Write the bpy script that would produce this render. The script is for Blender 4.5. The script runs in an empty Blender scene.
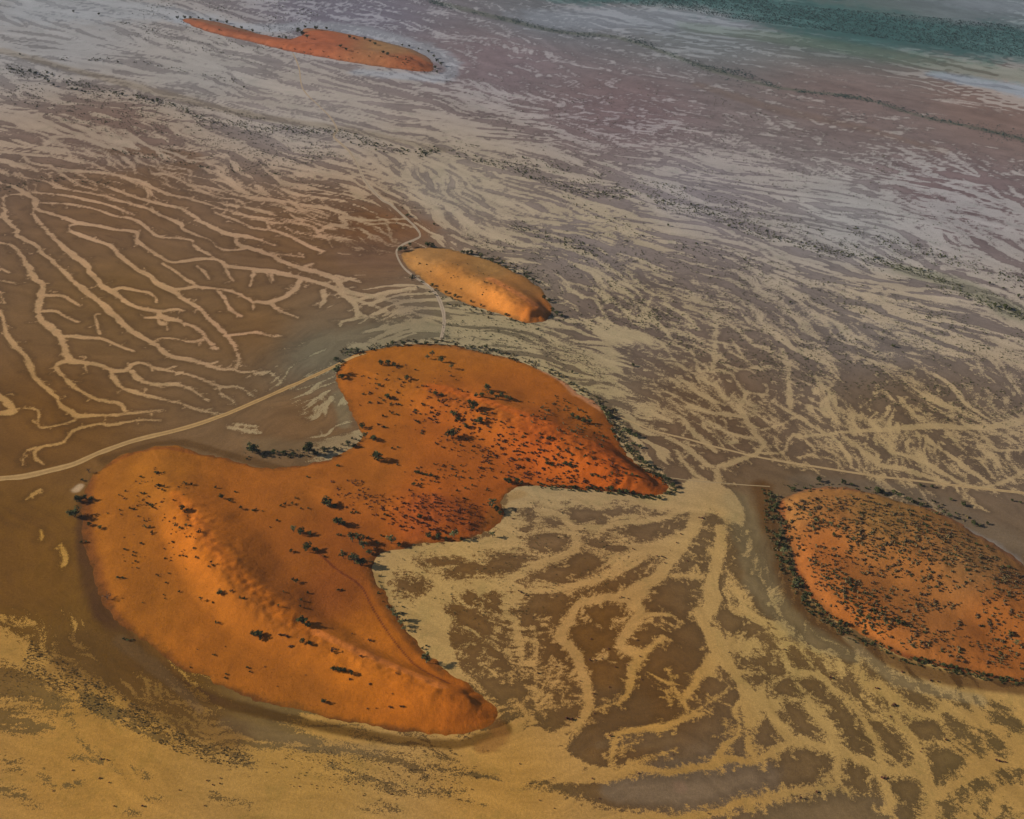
import bpy, bmesh, math, random
import numpy as np
from mathutils import Matrix, Vector
rad = math.radians
sc = bpy.context.scene
col = sc.collection

# ------------------------------------------------------------------ camera
W, H, F = 1024, 819, 1100.0
CAMZ, PITCH, ROLL = 450.0, rad(32), rad(4)
fw = np.array([0, math.cos(PITCH), -math.sin(PITCH)])
r0 = np.array([1.0, 0, 0]); u0 = np.array([0, math.sin(PITCH), math.cos(PITCH)])
rt = math.cos(ROLL) * r0 + math.sin(ROLL) * u0
up = math.cos(ROLL) * u0 - math.sin(ROLL) * r0
cd = bpy.data.cameras.new('camera'); cam = bpy.data.objects.new('camera', cd); col.objects.link(cam)
cd.sensor_width = 36; cd.lens = 36 * F / W; cd.clip_start = 1; cd.clip_end = 200000
m = Matrix.Identity(4)
for i in range(3):
    m[i][0], m[i][1], m[i][2] = rt[i], up[i], -fw[i]
m[2][3] = CAMZ
cam.matrix_world = m
sc.camera = cam

# ------------------------------------------------------------------ light
SUN_EL, SUN_TRAVEL = rad(23), rad(-1)        # light travels to the right and a little towards the viewer
wd = bpy.data.worlds.new('World'); sc.world = wd; wd.use_nodes = True
nt = wd.node_tree; nt.nodes.clear()
sky = nt.nodes.new('ShaderNodeTexSky'); sky.sky_type = 'NISHITA'; sky.sun_disc = False
sky.sun_elevation = SUN_EL
sx, sy = -math.cos(SUN_TRAVEL), -math.sin(SUN_TRAVEL)       # towards the sun
sky.sun_rotation = math.atan2(sx, sy)
bg = nt.nodes.new('ShaderNodeBackground'); bg.inputs[1].default_value = 0.05
wo = nt.nodes.new('ShaderNodeOutputWorld')
nt.links.new(sky.outputs[0], bg.inputs[0]); nt.links.new(bg.outputs[0], wo.inputs[0])
ld = bpy.data.lights.new('sun', 'SUN'); ld.energy = 5.0; ld.angle = rad(0.5); ld.color = (1.0, 0.90, 0.76)
lo = bpy.data.objects.new('sun', ld); col.objects.link(lo)
dirv = Vector((-sx * math.cos(SUN_EL), -sy * math.cos(SUN_EL), -math.sin(SUN_EL)))
lo.rotation_euler = dirv.to_track_quat('-Z', 'Y').to_euler()
lo.location = (-300, 0, 600)
sc.view_settings.view_transform = 'Standard'; sc.view_settings.look = 'None'
sc.view_settings.exposure = 0.08; sc.view_settings.gamma = 1.0
sc.render.resolution_x, sc.render.resolution_y = W, H
HAZE_DENS = 0.35e-4

# ------------------------------------------------------------------ maths helpers
def un(u, v, z=0.0):
    """point of the land seen at photograph position u, v"""
    u = np.asarray(u, float); v = np.asarray(v, float)
    d = fw[:, None] + np.outer(rt, (u - 512).ravel() / F) - np.outer(up, (v - 409.5).ravel() / F)
    t = (z - CAMZ) / d[2]
    return d[0] * t, d[1] * t, t / F * 1.0      # x, y, metres per photo pixel
def fold(x, y):
    """conformal chart of the land round the viewer's foot: azimuth, log distance"""
    return np.arctan2(x, y), np.log(np.hypot(x, y) + 1e-6)
def hsh(i, j, s):
    n = (i.astype(np.int64) * 374761393 + j.astype(np.int64) * 668265263 + s * 974711) & 0xffffffff
    n = ((n ^ (n >> 13)) * 1274126177) & 0xffffffff
    return ((n ^ (n >> 16)) & 0xffff) / 65535.0
def vn(x, y, s=0):
    i = np.floor(x).astype(np.int64); j = np.floor(y).astype(np.int64)
    fx = x - i; fy = y - j
    fx = fx * fx * (3 - 2 * fx); fy = fy * fy * (3 - 2 * fy)
    a = hsh(i, j, s); b = hsh(i + 1, j, s); c = hsh(i, j + 1, s); d = hsh(i + 1, j + 1, s)
    return (a * (1 - fx) + b * fx) * (1 - fy) + (c * (1 - fx) + d * fx) * fy
def fbm(x, y, s=0, o=4):
    r = 0; a = .5; t = 0
    for k in range(o):
        r = r + a * vn(x * 2 ** k, y * 2 ** k, s + k); t += a; a *= .5
    return r / t
def sm(a, b, x):
    t = np.clip((x - a) / (b - a), 0, 1); return t * t * (3 - 2 * t)
def lin(c):
    c = np.asarray(c, float) / 255
    return np.where(c < .04045, c / 12.92, ((c + .055) / 1.055) ** 2.4)
def cr(P, n=4, closed=False):
    """Catmull-Rom through rows of P"""
    P = np.asarray(P, float); N = len(P)
    if N < 3 and not closed: return P
    out = []
    rng_ = range(N if closed else N - 1)
    for i in rng_:
        g = (lambda k: P[k % N]) if closed else (lambda k: P[min(max(k, 0), N - 1)])
        a, b, c, d = g(i - 1), g(i), g(i + 1), g(i + 2)
        for k in range(n):
            t = k / n
            out.append(.5 * ((2 * b) + (c - a) * t + (2 * a - 5 * b + 4 * c - d) * t * t + (3 * b - a - 3 * c + d) * t ** 3))
    if not closed: out.append(P[-1])
    return np.array(out)

def real_w(u, v, x, y, mpp, wpx):
    du, dv = np.gradient(u), np.gradient(v); dx, dy = np.gradient(x), np.gradient(y)
    sinD = CAMZ / np.sqrt(x * x + y * y + CAMZ ** 2)
    return wpx * np.clip(np.hypot(du, dv) * mpp / (np.hypot(dx, dy) * sinD + 1e-9), .6, 4.5) * mpp
# frames: the photograph was studied in 4x enlargements, each with its own corner
FR = {'A': (0, 200, 4), 'U': (0, 100, 4), 'T': (0, 0, 4), 'R': (256, 0, 4), 'B': (256, 200, 4), 'D': (512, 200, 4), 'G': (768, 200, 4),
      'C': (0, 405, 4), 'M': (256, 405, 4), 'E': (512, 405, 4), 'F': (768, 405, 4), 'K': (0, 614, 4), 'N': (256, 614, 4),
      'H': (512, 614, 4), 'I': (768, 614, 4), 'J': (340, 539, 2.926), 'P': (0, 0, 1)}
def px(fr, x, y):
    a, b, s = FR[fr]; return a + x / s, b + y / s

LT = []      # light channel strokes: frame, points (x, y, width in photo px)
def L(fr, *pts): LT.append(('L', fr, pts))
def Dk(fr, *pts): LT.append(('D', fr, pts))
def PL(fr, *pts): LT.append(('PL', fr, pts))
def PD(fr, *pts): LT.append(('PD', fr, pts))

# --- broad pale sheets of the lower right and the bottom
PL('P', (372,560),(400,549),(450,542),(492,534),(505,512),(512,486),(560,484),(620,488),(680,490),(700,480),(722,495),(735,515),(722,535),(690,552),(640,566),(610,585),(560,600),(530,596),(500,590),(470,600),(450,625),(455,655),(470,690),(440,668),(400,630),(378,600))
PL('P', (-60,600),(0,628),(30,640),(70,660),(110,690),(150,718),(190,738),(250,748),(330,752),(400,762),(470,757),(505,742),(545,738),(590,765),(640,772),(600,800),(640,880),(-80,880))
PL('P', (722,590),(745,560),(770,590),(790,632),(830,655),(880,672),(940,688),(1100,705),(1120,900),(760,900),(745,830),(745,740),(738,690),(727,640))
PL('P', (690,478),(730,490),(745,520),(720,560),(718,620),(740,665),(722,668),(690,600),(700,540),(680,505))

# --- dark mud patches set in those sheets
PD('E',(190,420),(260,405),(360,420),(450,402),(520,422),(400,455),(370,488),(260,478))
PD('E',(250,500),(300,505),(400,535),(465,578),(400,588),(290,560)); PD('E',(420,490),(520,478),(620,465),(695,490),(660,508),(560,545),(520,558),(440,520))
PD('E',(50,560),(90,520),(200,515),(240,550),(180,588),(90,592)); PD('E',(-90,600),(0,588),(130,610),(80,650),(0,668),(-100,660))
PD('E',(0,720),(40,680),(200,620),(280,580),(370,630),(300,680),(230,708),(100,715),(40,735)); PD('E',(0,819),(100,752),(300,735),(380,680),(480,640),(570,610),(540,660),(480,740),(380,762),(250,780),(220,830),(150,900),(0,900))
PD('E',(290,830),(330,795),(420,795),(450,830),(380,900)); PD('E',(500,800),(560,730),(610,698),(700,700),(765,700),(760,760),(720,830),(640,900),(520,850))
PD('E',(640,580),(700,560),(790,440),(850,470),(820,520),(780,580),(770,640),(760,672),(660,672))
PD('E',(40,420),(100,410),(90,470),(40,460)); PD('E',(120,455),(190,450),(220,480),(160,484)); PD('E',(520,432),(585,435),(560,450)); PD('E',(600,445),(700,430),(690,450))
PD('E',(860,500),(900,480),(960,620),(1023,740),(1060,850),(1000,850),(930,740),(870,660),(885,600))
PD('J',(340,170),(390,150),(420,200),(360,210)); PD('J',(300,90),(420,60),(560,45),(590,60),(500,95),(400,110),(330,110)); PD('J',(160,120),(240,110),(250,160),(200,170)); PD('J',(390,380),(470,360),(540,400),(560,450),(500,500),(440,470))
PD('J',(310,200),(380,190),(450,230),(440,290),(360,260)); PD('J',(350,310),(440,310),(500,380),(400,400))
PD('I',(0,95),(30,90),(50,180),(80,235),(0,250),(-60,200)); PD('I',(90,130),(120,150),(190,215),(160,235),(100,215),(85,170)); PD('I',(90,75),(130,80),(125,115),(90,105))
PD('I',(60,370),(130,340),(160,400),(222,480),(215,512),(160,515),(100,480),(90,420)); PD('I',(120,265),(180,260),(260,310),(330,370),(380,450),(440,560),(430,585),(370,570),(280,510),(290,480),(250,430),(230,380),(190,330),(140,300))
PD('I',(290,240),(340,230),(370,300),(440,350),(450,392),(400,400),(350,340),(290,280)); PD('I',(400,425),(470,425),(530,480),(570,550),(575,602),(480,605),(470,560),(450,500))
PD('I',(530,400),(580,420),(660,420),(720,500),(680,510),(600,500),(560,460)); PD('I',(630,530),(700,530),(790,570),(760,620),(670,685),(630,675),(640,620))
PD('I',(485,650),(560,645),(620,710),(625,760),(580,840),(500,860),(520,740),(490,710)); PD('I',(290,580),(380,610),(430,650),(450,720),(470,750),(440,780),(350,700),(300,690),(260,650),(300,640))
PD('I',(-1023,650),(-700,655),(-250,620),(0,590),(60,545),(130,535),(230,560),(280,590),(260,620),(220,650),(210,675),(80,690),(0,715),(-150,755),(-300,790),(-400,795),(-600,780),(-700,750))
PD('I',(-60,790),(0,770),(100,730),(300,715),(420,720),(480,760),(440,790),(540,830),(400,900),(-160,900),(-150,810))
PD('I',(680,720),(740,740),(750,830),(690,840)); PD('I',(760,690),(830,655),(900,680),(915,720),(850,710),(790,750),(760,730)); PD('I',(0,400),(40,430),(80,500),(0,540),(-60,500))
PD('I',(380,210),(480,230),(600,270),(700,310),(800,350),(780,368),(650,320),(520,288),(400,240)); PD('I',(840,335),(960,370),(980,395),(860,370)); PD('I',(230,140),(300,150),(370,190),(330,200),(250,180))
PD('I',(600,340),(640,370),(600,380),(560,360)); PD('I',(780,440),(830,500),(870,560),(820,550),(790,500)); PD('I',(920,620),(1040,610),(1040,650),(930,660))
PD('H',(870,165),(950,175),(1023,165),(1040,195),(900,222)); PD('H',(940,250),(1023,240),(1040,275),(960,290)); PD('H',(790,-50),(900,0),(1023,60),(1000,110),(900,80),(840,60))
PD('J',(1040,60),(1060,50),(1120,120),(1150,190),(1100,170)); 
PD('K',(0,205),(100,235),(200,280),(255,350),(230,400),(120,350),(0,330),(-60,300)); PD('K',(0,370),(100,400),(220,430),(180,470),(60,470),(-60,440))
Dk('K',(190,280,4),(250,360,5),(300,450,5),(330,510,3),(395,575,4)); Dk('K',(290,570,2),(400,592,4)); Dk('K',(-20,570,7),(90,615,5)); Dk('K',(0,700,5),(60,720,6),(155,768,3)); Dk('K',(450,602,3),(520,632,4)); Dk('K',(550,640,2),(585,650,2))
Dk('K',(160,640,5),(210,690,5)); Dk('K',(260,690,4),(310,680,4)); Dk('K',(500,790,2),(550,800,2)); Dk('K',(590,730,1),(640,745,1.4)); Dk('K',(850,730,1),(1000,765,1.3))
Dk('N',(160,540,4),(300,545,8),(450,560,10),(620,600,10),(680,650,4)); Dk('N',(300,600,4),(450,660,4),(600,690,3)); Dk('N',(500,700,2.5),(680,715,3),(830,702,2)); Dk('N',(820,740,1),(920,765,1.6)); Dk('N',(430,775,.8),(560,782,1.4))
Dk('N',(20,480,14),(120,490,12),(250,515,9)); Dk('N',(700,610,3),(900,650,4),(1000,660,4))
PD('I',(520,300),(600,310),(660,380),(600,370)); PD('I',(700,400),(760,430),(800,500),(770,520),(720,450)); PD('I',(860,460),(930,500),(960,560),(900,540)); PD('I',(150,130),(200,170),(260,220),(300,260),(240,240),(180,200)); PD('I',(60,250),(110,270),(130,330),(70,340),(20,300)); PD('I',(860,740),(950,760),(980,830),(880,830))
PD('I',(380,320),(440,330),(480,380),(440,370)); PD('I',(880,380),(1000,420),(1040,470),(940,440)); PD('J',(420,310),(470,330),(520,400),(480,420)); PD('J',(230,60),(330,50),(360,70),(250,85)); PD('E',(600,460),(700,455),(720,480),(640,500)); PD('E',(20,490),(90,480),(60,520))
# belt of speckled tussock ground along the edge of the sheet
for a in ((60,60,7),(140,130,7),(230,190,9),(330,330,16),(420,380,13),(520,420,10),(600,470,9),(700,490,9),(800,530,9),(950,580,7)):
    Dk('K',(a[0],a[1],a[2]),(a[0]+60,a[1]+30,a[2]))
L('K',(330,300,3),(420,330,4),(500,350,4),(600,380,5),(740,430,5),(850,460,3))
L('K',(-80,90,22),(-20,140,20),(40,185,13),(130,215,12),(220,255,12),(280,310,12),(310,390,12),(345,480,12),(430,560,14),(540,650,18))
L('K',(-40,490,10),(60,530,12),(180,580,10),(300,610,9),(420,640,9)); L('K',(-40,630,7),(100,680,7),(180,740,7),(280,790,7))
L('K',(0,20,3),(60,45,2.5),(130,40,2)); L('K',(20,60,3),(90,90,2),(150,80,1.5)); L('K',(60,150,3),(150,150,2),(210,125,1.5))

# --- left plain
L('A',(-60,165,3),(0,170,3),(55,185,3.5),(90,225,6),(110,265,5.5),(140,310,6.5),(172,345,8),(160,390,9.5),(155,430,9),(165,475,7.5),(200,510,7.5),(240,545,9),(262,600,9),(285,640,9),(330,650,5),(400,660,5),(455,680,6),(500,682,5),(522,665,5))
L('A',(285,640,6),(240,650,4),(222,670,5),(250,700,4),(290,740,5),(340,775,4),(400,800,3.5),(480,815,3),(500,845,3))
L('A',(-60,410,5),(0,455,5),(20,500,6),(40,560,8),(90,610,6),(125,670,7),(140,715,6),(190,755,6),(225,790,6),(245,822,5.5),(290,850,6),(310,864,6),(400,862,3.5),(490,858,3),(560,850,2.5),(640,842,2))
L('A',(10,-10,2),(20,40,3),(15,60,4),(40,95,4),(75,118,6),(70,140,5),(150,185,4),(170,210,5),(240,270,5),(300,330,6),(325,355,8),(380,395,5),(430,435,9),(470,475,7),(530,525,6),(600,565,6),(650,600,7),(690,625,5),(760,640,4),(830,660,4),(890,678,4),(940,680,4),(985,690,4),(1040,692,3),(1060,705,1))
L('A',(140,-5,6),(135,30,5),(135,60,4),(180,115,5),(220,155,6),(270,205,7),(340,255,7),(375,305,7),(410,340,6),(450,370,7),(500,405,5),(560,435,4),(640,445,4),(700,437,3),(730,445,2))
L('A',(640,448,8),(650,465,7),(720,485,4),(780,510,4),(810,530,4),(820,550,4),(865,595,5)); L('A',(450,360,4),(490,350,4),(560,365,3),(600,372,3),(625,395,3),(622,408,2))
L('A',(635,460,5),(640,490,4),(665,500,2),(670,520,1.5)); L('A',(640,470,4),(580,470,1.5))
L('A',(820,555,3),(770,568,2.5),(700,555,2.5),(640,553,2.5),(615,565,3))
L('A',(140,35,4),(200,55,3),(270,75,3),(325,95,3),(400,105,2.5),(480,118,2.5),(550,130,4),(550,165,4.5),(600,200,3.5),(650,235,4),(690,250,3.5),(770,240,3.5),(860,235,3.5),(920,265,4),(1023,275,3.5))
L('A',(325,95,2.5),(285,100,2.5),(285,125,3),(360,155,3),(440,185,4),(485,225,6),(540,270,5),(600,305,5),(620,325,5),(680,360,8),(740,400,5),(795,430,5),(840,480,4.5),(900,530,5),(930,570,4),(955,630,4),(950,660,4),(940,680,3))
L('A',(905,540,3),(960,535,3),(1023,530,3),(1060,540,1.5)); L('A',(680,360,3),(740,355,3),(790,348,4),(870,355,3),(930,365,3),(980,390,3),(1010,410,3),(1012,440,3))
L('A',(650,255,3),(700,285,3),(750,320,3),(790,345,3)); L('A',(870,360,3),(900,395,4),(920,435,5),(965,465,3))
L('A',(150,10,2),(250,15,2),(360,30,2),(450,60,2.5),(540,80,3),(600,120,3),(640,145,2.5),(760,160,3),(780,185,3),(860,232,2.5)); L('A',(330,0,2),(420,15,2),(540,60,2))
L('A',(440,0,2.5),(570,25,2.5),(640,60,3),(720,95,5),(730,115,4),(800,145,3),(850,165,3),(880,195,3),(930,200,3),(990,192,3))
L('A',(580,0,3),(680,25,3),(740,45,4),(820,95,4.5),(890,125,4),(940,145,7),(950,175,7),(1000,195,5),(1030,200,5)); L('A',(950,140,4),(1023,155,3),(1100,180,2))
L('A',(860,50,2),(940,80,2.5),(1023,115,3)); L('A',(790,265,3),(820,290,4),(835,315,2)); L('A',(900,265,3),(915,300,3),(935,325,2)); L('A',(1015,280,5),(1000,345,3))
L('A',(180,380,3.5),(250,385,3),(320,425,2.5)); L('A',(180,445,4),(220,445,4),(260,465,3),(310,488,2.5)); L('A',(250,545,4),(340,550,4),(420,560,3.5),(480,585,3),(535,605,2.5))
L('A',(400,455,2),(380,460,2),(390,500,3),(400,535,4)); L('A',(-20,260,2),(35,290,1.5)); L('A',(-20,322,2),(60,332,1.5)); L('A',(-30,340,4),(0,372,4),(20,415,2))
L('A',(450,680,5),(450,710,5),(500,755,4),(580,780,3.5),(660,800,3.5),(720,812,3),(800,842,2.5),(890,855,1.5)); L('A',(520,660,4),(560,650,3.5),(620,672,3),(700,688,3),(780,705,3),(880,745,3),(960,750,3),(1010,785,2.5))
L('A',(880,745,3),(885,775,3),(930,805,3),(950,830,2)); L('A',(525,685,5),(560,720,5),(620,738,4),(690,735,5),(740,745,3),(800,780,3),(835,805,3)); L('A',(340,660,3),(348,690,3))
L('A',(-60,740,6),(0,785,6),(30,805,7),(50,835,9),(40,845,8),(0,850,7),(-60,850,6))
L('C',(60,15,1.5),(150,20,1.5),(150,75,1.5)); L('C',(300,60,2),(260,75,1.5),(170,90,2),(150,75,1.5),(130,60,1))
L('C',(640,62,1.5),(560,60,2),(440,80,2.5),(400,75,2),(300,100,3),(270,130,2.5),(240,155,2.5),(160,170,2.5),(140,200,2.5),(175,240,1.5)); L('C',(140,170,1.5),(100,190,1),(90,240,.8))
L('C',(160,340,3),(105,378,1)); L('C',(245,560,3),(262,620,5),(255,640,3)); L('C',(165,500,3),(170,540,3)); L('C',(920,90,3),(980,100,3),(1023,110,3)); L('C',(935,75,1),(1023,85,1.5))
L('U',(-40,320,3),(0,330,3),(50,345,4),(110,375,7),(150,405,6),(135,430,5)); L('U',(0,470,3),(15,455,3),(20,410,2),(15,390,2),(50,378,2),(110,378,3))
L('U',(-20,282,2),(80,305,2),(180,325,2.5),(240,350,2.5),(300,362,2),(420,385,2.5),(500,410,2.5),(570,430,2.5)); L('U',(120,370,2),(250,380,2),(420,415,2),(540,460,2))
L('U',(200,265,3),(240,290,3),(280,315,3),(340,320,3),(420,340,2.5),(500,375,3),(600,405,3),(690,425,3),(740,445,3)); L('U',(280,320,2.5),(330,345,2),(385,360,2.5))
L('U',(240,285,3),(330,285,3),(420,290,3),(500,310,3),(560,325,3),(620,355,3),(690,380,3),(780,400,2.5),(870,430,2.5),(960,455,2),(1023,470,2),(1090,475,2))
L('U',(620,295,3),(680,300,3),(750,335,3),(820,370,3.5),(880,390,3),(950,400,3),(990,430,3),(1023,440,3),(1080,455,3)); L('U',(700,290,2),(850,320,2),(930,330,2),(1023,365,3),(1100,400,3)); L('U',(830,315,2),(950,380,2))
L('U',(-20,236,3),(60,255,3),(110,260,3),(150,285,2)); L('U',(90,215,3),(120,250,3),(200,262,3)); L('U',(-20,190,2),(90,215,2.5),(200,225,2),(300,245,2))
L('U',(-20,55,3),(90,85,3),(130,95,4),(180,95,3),(250,120,3),(350,140,3),(470,165,3),(540,155,3),(600,185,3),(700,215,3),(760,240,2),(900,250,2))
L('U',(-20,102,3),(90,115,3),(160,130,3),(210,160,5),(180,180,6),(190,210,3)); L('U',(220,145,4),(310,150,3),(400,180,3),(480,200,3),(530,225,3),(590,260,3),(700,275,2))
L('U',(120,95,3),(170,130,3),(210,155,4),(250,180,4),(280,215,4),(290,240,5),(340,255,2)); L('U',(60,160,4),(130,185,3)); L('U',(430,220,4),(440,260,4)); L('U',(540,155,5),(470,195,4))
# --- middle: between the left plain and the small dune
L('B',(0,0,2.5),(100,10,3),(150,65,3),(185,85,3)); L('B',(0,35,2),(50,50,3),(55,65,2)); L('B',(0,70,2.5),(60,90,2.5),(150,92,2),(235,110,3),(245,130,3),(300,100,4),(365,100,4),(340,70,4),(400,75,3),(470,80,3),(600,75,2.5))
L('B',(240,130,3),(290,160,3),(305,190,3)); L('B',(45,90,3),(50,118,3),(0,115,2)); L('B',(50,118,2.5),(140,145,3),(215,185,2.5),(270,205,2)); L('B',(0,155,2),(80,180,2)); L('B',(400,80,2),(460,95,2),(560,90,2),(640,110,1.5))
L('B',(130,0,3),(180,35,4),(230,45,3),(290,65,2)); L('B',(260,0,2),(290,30,2),(330,50,3)); L('B',(170,40,2),(240,75,2))
L('B',(0,195,5),(90,235,5),(160,265,5),(260,290,5.5),(320,315,7),(350,355,6),(400,375,6),(480,385,4),(550,410,4),(590,435,5),(680,465,3),(740,470,2)); L('B',(60,210,2),(190,230,2)); L('B',(320,300,3),(420,330,2))
L('B',(0,280,5),(60,285,5),(130,300,4.5),(190,315,4),(290,345,4),(340,370,6),(390,410,6),(410,455,6),(440,468,4),(350,485,3),(340,505,3)); L('B',(380,390,4),(460,420,4),(520,445,4),(600,460,3),(640,490,2))
L('B',(180,320,6),(150,360,6),(110,390,5),(60,408,5),(0,408,3)); L('B',(65,415,5),(90,440,3),(165,470,2)); L('B',(270,360,7),(275,400,6),(255,430,3)); L('B',(60,300,4),(70,325,3)); L('B',(200,265,4),(230,255,2))
L('B',(0,525,3),(40,540,2),(115,545,1.5)); L('B',(0,690,4),(60,690,4),(95,720,2)); L('B',(550,400,3),(620,400,2.5),(615,365,2)); L('B',(590,425,2.5),(720,435,2)); L('B',(440,465,2),(560,490,2),(640,495,1.5))
# --- right plain
L('D',(180,320,2),(270,380,4),(330,400,4),(380,470,5),(440,520,6),(500,540,7),(560,550,6),(620,600,5),(650,640,4),(700,680,4)); L('D',(230,330,3),(330,355,4),(380,375,5),(440,430,5),(480,470,5),(560,480,6),(610,520,5),(660,580,4),(720,610,4),(750,680,5),(800,685,6),(870,690,4),(900,730,3),(930,770,4))
L('D',(560,380,5),(540,430,5),(540,470,4)); L('D',(600,380,4),(640,430,4),(700,470,5),(750,520,4)); L('D',(340,400,3),(430,405,2.5)); L('D',(300,480,3),(370,470,3)); L('D',(550,600,3),(600,590,3))
L('D',(700,430,5),(760,450,4),(810,480,7),(815,540,7),(810,600,8),(810,660,7),(790,690,6)); L('D',(810,470,4),(870,500,4),(930,540,4),(970,580,3),(1023,590,3)); L('D',(880,560,4),(920,620,3),(950,650,2)); L('D',(960,670,4),(1023,665,5))
L('D',(750,710,4),(820,750,5),(850,800,5)); L('D',(700,740,4),(760,780,5),(850,819,4)); L('D',(940,770,6),(910,830,6)); L('D',(940,770,3),(1023,780,3)); L('D',(240,560,2),(330,575,2),(460,560,2.5))
L('E',(500,30,4),(560,35,4),(620,70,4)); L('E',(560,0,4),(660,40,5),(720,100,6),(770,150,6),(810,185,4)); L('E',(700,5,3),(800,30,3),(910,45,5)); L('E',(910,0,7),(930,50,7),(970,110,7),(1010,160,6),(960,200,6),(880,230,6),(820,250,6),(830,300,5),(810,360,5))
L('E',(820,90,3),(900,120,4),(1000,135,3)); L('E',(870,155,5),(900,140,4)); L('E',(450,60,4),(560,100,3.5),(650,140,4),(720,190,5),(800,245,5)); L('E',(660,180,3),(690,230,3),(740,285,4),(770,300,3))
L('F',(-20,190,4),(60,190,4),(80,140,3)); L('F',(-20,100,4),(60,75,4),(120,50,5),(200,100,5),(260,130,6),(310,190,8),(320,225,7)); L('F',(80,140,4),(120,120,5),(190,190,4),(120,210,3)); L('F',(110,125,5),(230,120,6),(300,110,6),(430,100,8),(560,90,8),(700,85,8),(850,90,9),(1060,60,12))
L('F',(60,10,4),(120,50,4)); L('F',(130,-10,4),(200,20,4),(300,80,4),(350,110,5)); L('F',(330,0,4),(370,50,4),(460,60,3)); L('F',(300,120,5),(400,200,7),(450,240,7),(560,260,8),(640,290,6),(720,310,5))
L('F',(430,110,5),(480,180,5),(580,210,6),(700,270,6),(800,320,6),(900,325,6),(1060,250,9)); L('F',(600,110,5),(700,180,6),(780,240,5),(880,310,5)); L('F',(720,110,5),(800,200,5),(850,220,6),(900,290,5)); L('F',(850,110,5),(920,180,5),(1060,170,5))
L('G',(60,600,8),(80,680,8),(85,740,8),(90,830,9)); L('G',(190,700,6),(220,760,7),(240,830,6)); L('G',(860,60,2.5),(880,100,3),(930,130,3),(1000,60,3)); L('G',(820,50,2),(850,120,2))
# --- channels of the lower right
L('E',(100,420,5),(200,440,7),(240,500,9),(270,560,9),(200,600,9),(120,640,9),(30,680,9),(-40,740,9)); L('E',(230,490,5),(340,490,6),(420,470,6),(600,450,6),(760,380,14),(800,370,14))
L('E',(740,420,16),(720,500,14),(600,560,14),(480,620,12),(350,690,9),(220,730,8),(80,745,8),(-20,770,9)); L('E',(660,560,14),(590,680,13),(500,740,12),(420,765,9),(300,780,6),(230,819,8))
L('E',(830,490,13),(820,580,14),(800,700,16),(790,819,20)); L('E',(640,680,6),(760,690,6))
L('J',(370,125,4),(470,118,5),(490,120,8),(600,65,8)); L('J',(490,130,8),(530,160,9),(480,200,10),(510,250,9),(530,330,7),(530,370,4)); L('J',(850,178,9),(760,175,8),(700,190,9),(665,240,9),(650,290,11),(700,350,10),(715,420,11),(725,500,12),(690,545,9),(620,575,6))
L('J',(1000,20,12),(940,90,13),(900,150,13),(860,180,12),(880,220,11),(825,290,10),(830,320,9),(880,345,9),(850,380,9),(855,420,9),(815,485,5)); L('J',(880,345,8),(905,320,6),(945,285,5)); L('J',(880,220,6),(960,220,5))
L('J',(570,220,1),(600,250,1.5),(640,290,2)); L('J',(570,450,5),(575,400,3),(565,300,2),(560,260,1)); L('J',(575,470,4),(610,400,2),(620,360,1)); L('J',(580,490,5),(620,450,3),(650,430,1.5)); L('J',(580,500,2.5),(640,485,1.5),(700,475,1.5)); L('J',(560,540,9),(540,510,5),(520,480,3),(500,470,1.5))
L('J',(590,480,3),(640,400,1.5),(650,370,1)); L('J',(570,380,2),(540,400,2),(520,380,1)); L('J',(740,500,2),(780,490,2),(810,480,1)); L('J',(530,530,10),(470,580,9),(420,600,8))
L('H',(400,600,5),(400,560,5),(420,490,6),(470,465,6),(570,460,6),(640,440,7),(710,410,7),(760,400,4)); L('H',(710,410,4),(690,340,6),(740,270,9),(770,220,11),(820,170,13)); L('H',(690,370,3),(650,290,2),(640,260,2),(620,220,1.5)); L('H',(720,400,3),(780,360,2),(860,310,2)); L('H',(640,370,1.5),(620,320,1)); L('H',(760,380,1.5),(800,400,1))
L('H',(750,-20,12),(790,70,12),(830,150,13),(880,220,9),(940,310,10),(1010,370,9),(1100,490,9),(1150,530,9)); L('H',(940,340,6),(890,380,5),(905,440,4),(900,490,4),(850,520,6),(830,560,9),(800,590,9)); L('H',(900,490,3),(990,420,2)); L('H',(850,490,1.5),(860,420,1)); L('H',(780,240,6),(820,250,2))
L('H',(0,650,20),(200,640,16),(400,640,14),(500,620,8),(620,630,8),(760,610,9),(850,580,9),(950,590,8),(1023,560,8),(1100,520,8),(1180,515,8),(1290,540,8),(1400,580,9),(1480,620,10),(1600,640,8)); L('H',(470,600,5),(560,570,3),(660,540,1.5)); L('H',(440,560,1.5),(450,525,1.5),(500,515,.8))
L('H',(0,790,30),(150,790,25),(300,800,12),(440,810,10),(600,822,12),(800,800,9),(900,760,8),(1023,740,8),(1140,705,8),(1290,685,8),(1300,620,6),(1315,570,5))
L('H',(330,180,1.5),(370,175,3),(380,150,1)); L('H',(400,20,2),(450,30,1)); L('H',(160,170,2),(190,210,1.2)); L('H',(90,60,3),(100,150,3),(90,230,3),(100,330,4))
L('I',(0,350,6),(60,450,9),(110,520,9)); L('I',(160,370,8),(230,450,9),(270,540,10)); L('I',(470,780,5),(490,760,9),(470,690,9),(440,640,10),(400,590,9)); L('I',(200,240,7),(280,310,7),(370,400,8),(430,510,8),(460,600,9)); L('I',(480,390,7),(560,470,8),(610,560,12),(620,640,14),(660,720,12),(720,700,10),(860,620,14),(900,600,12),(1040,590,10))
L('I',(70,30,6),(60,110,6),(90,220,6),(200,240,6)); L('I',(660,730,9),(655,840,9)); L('I',(930,700,12),(900,830,14))

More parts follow.
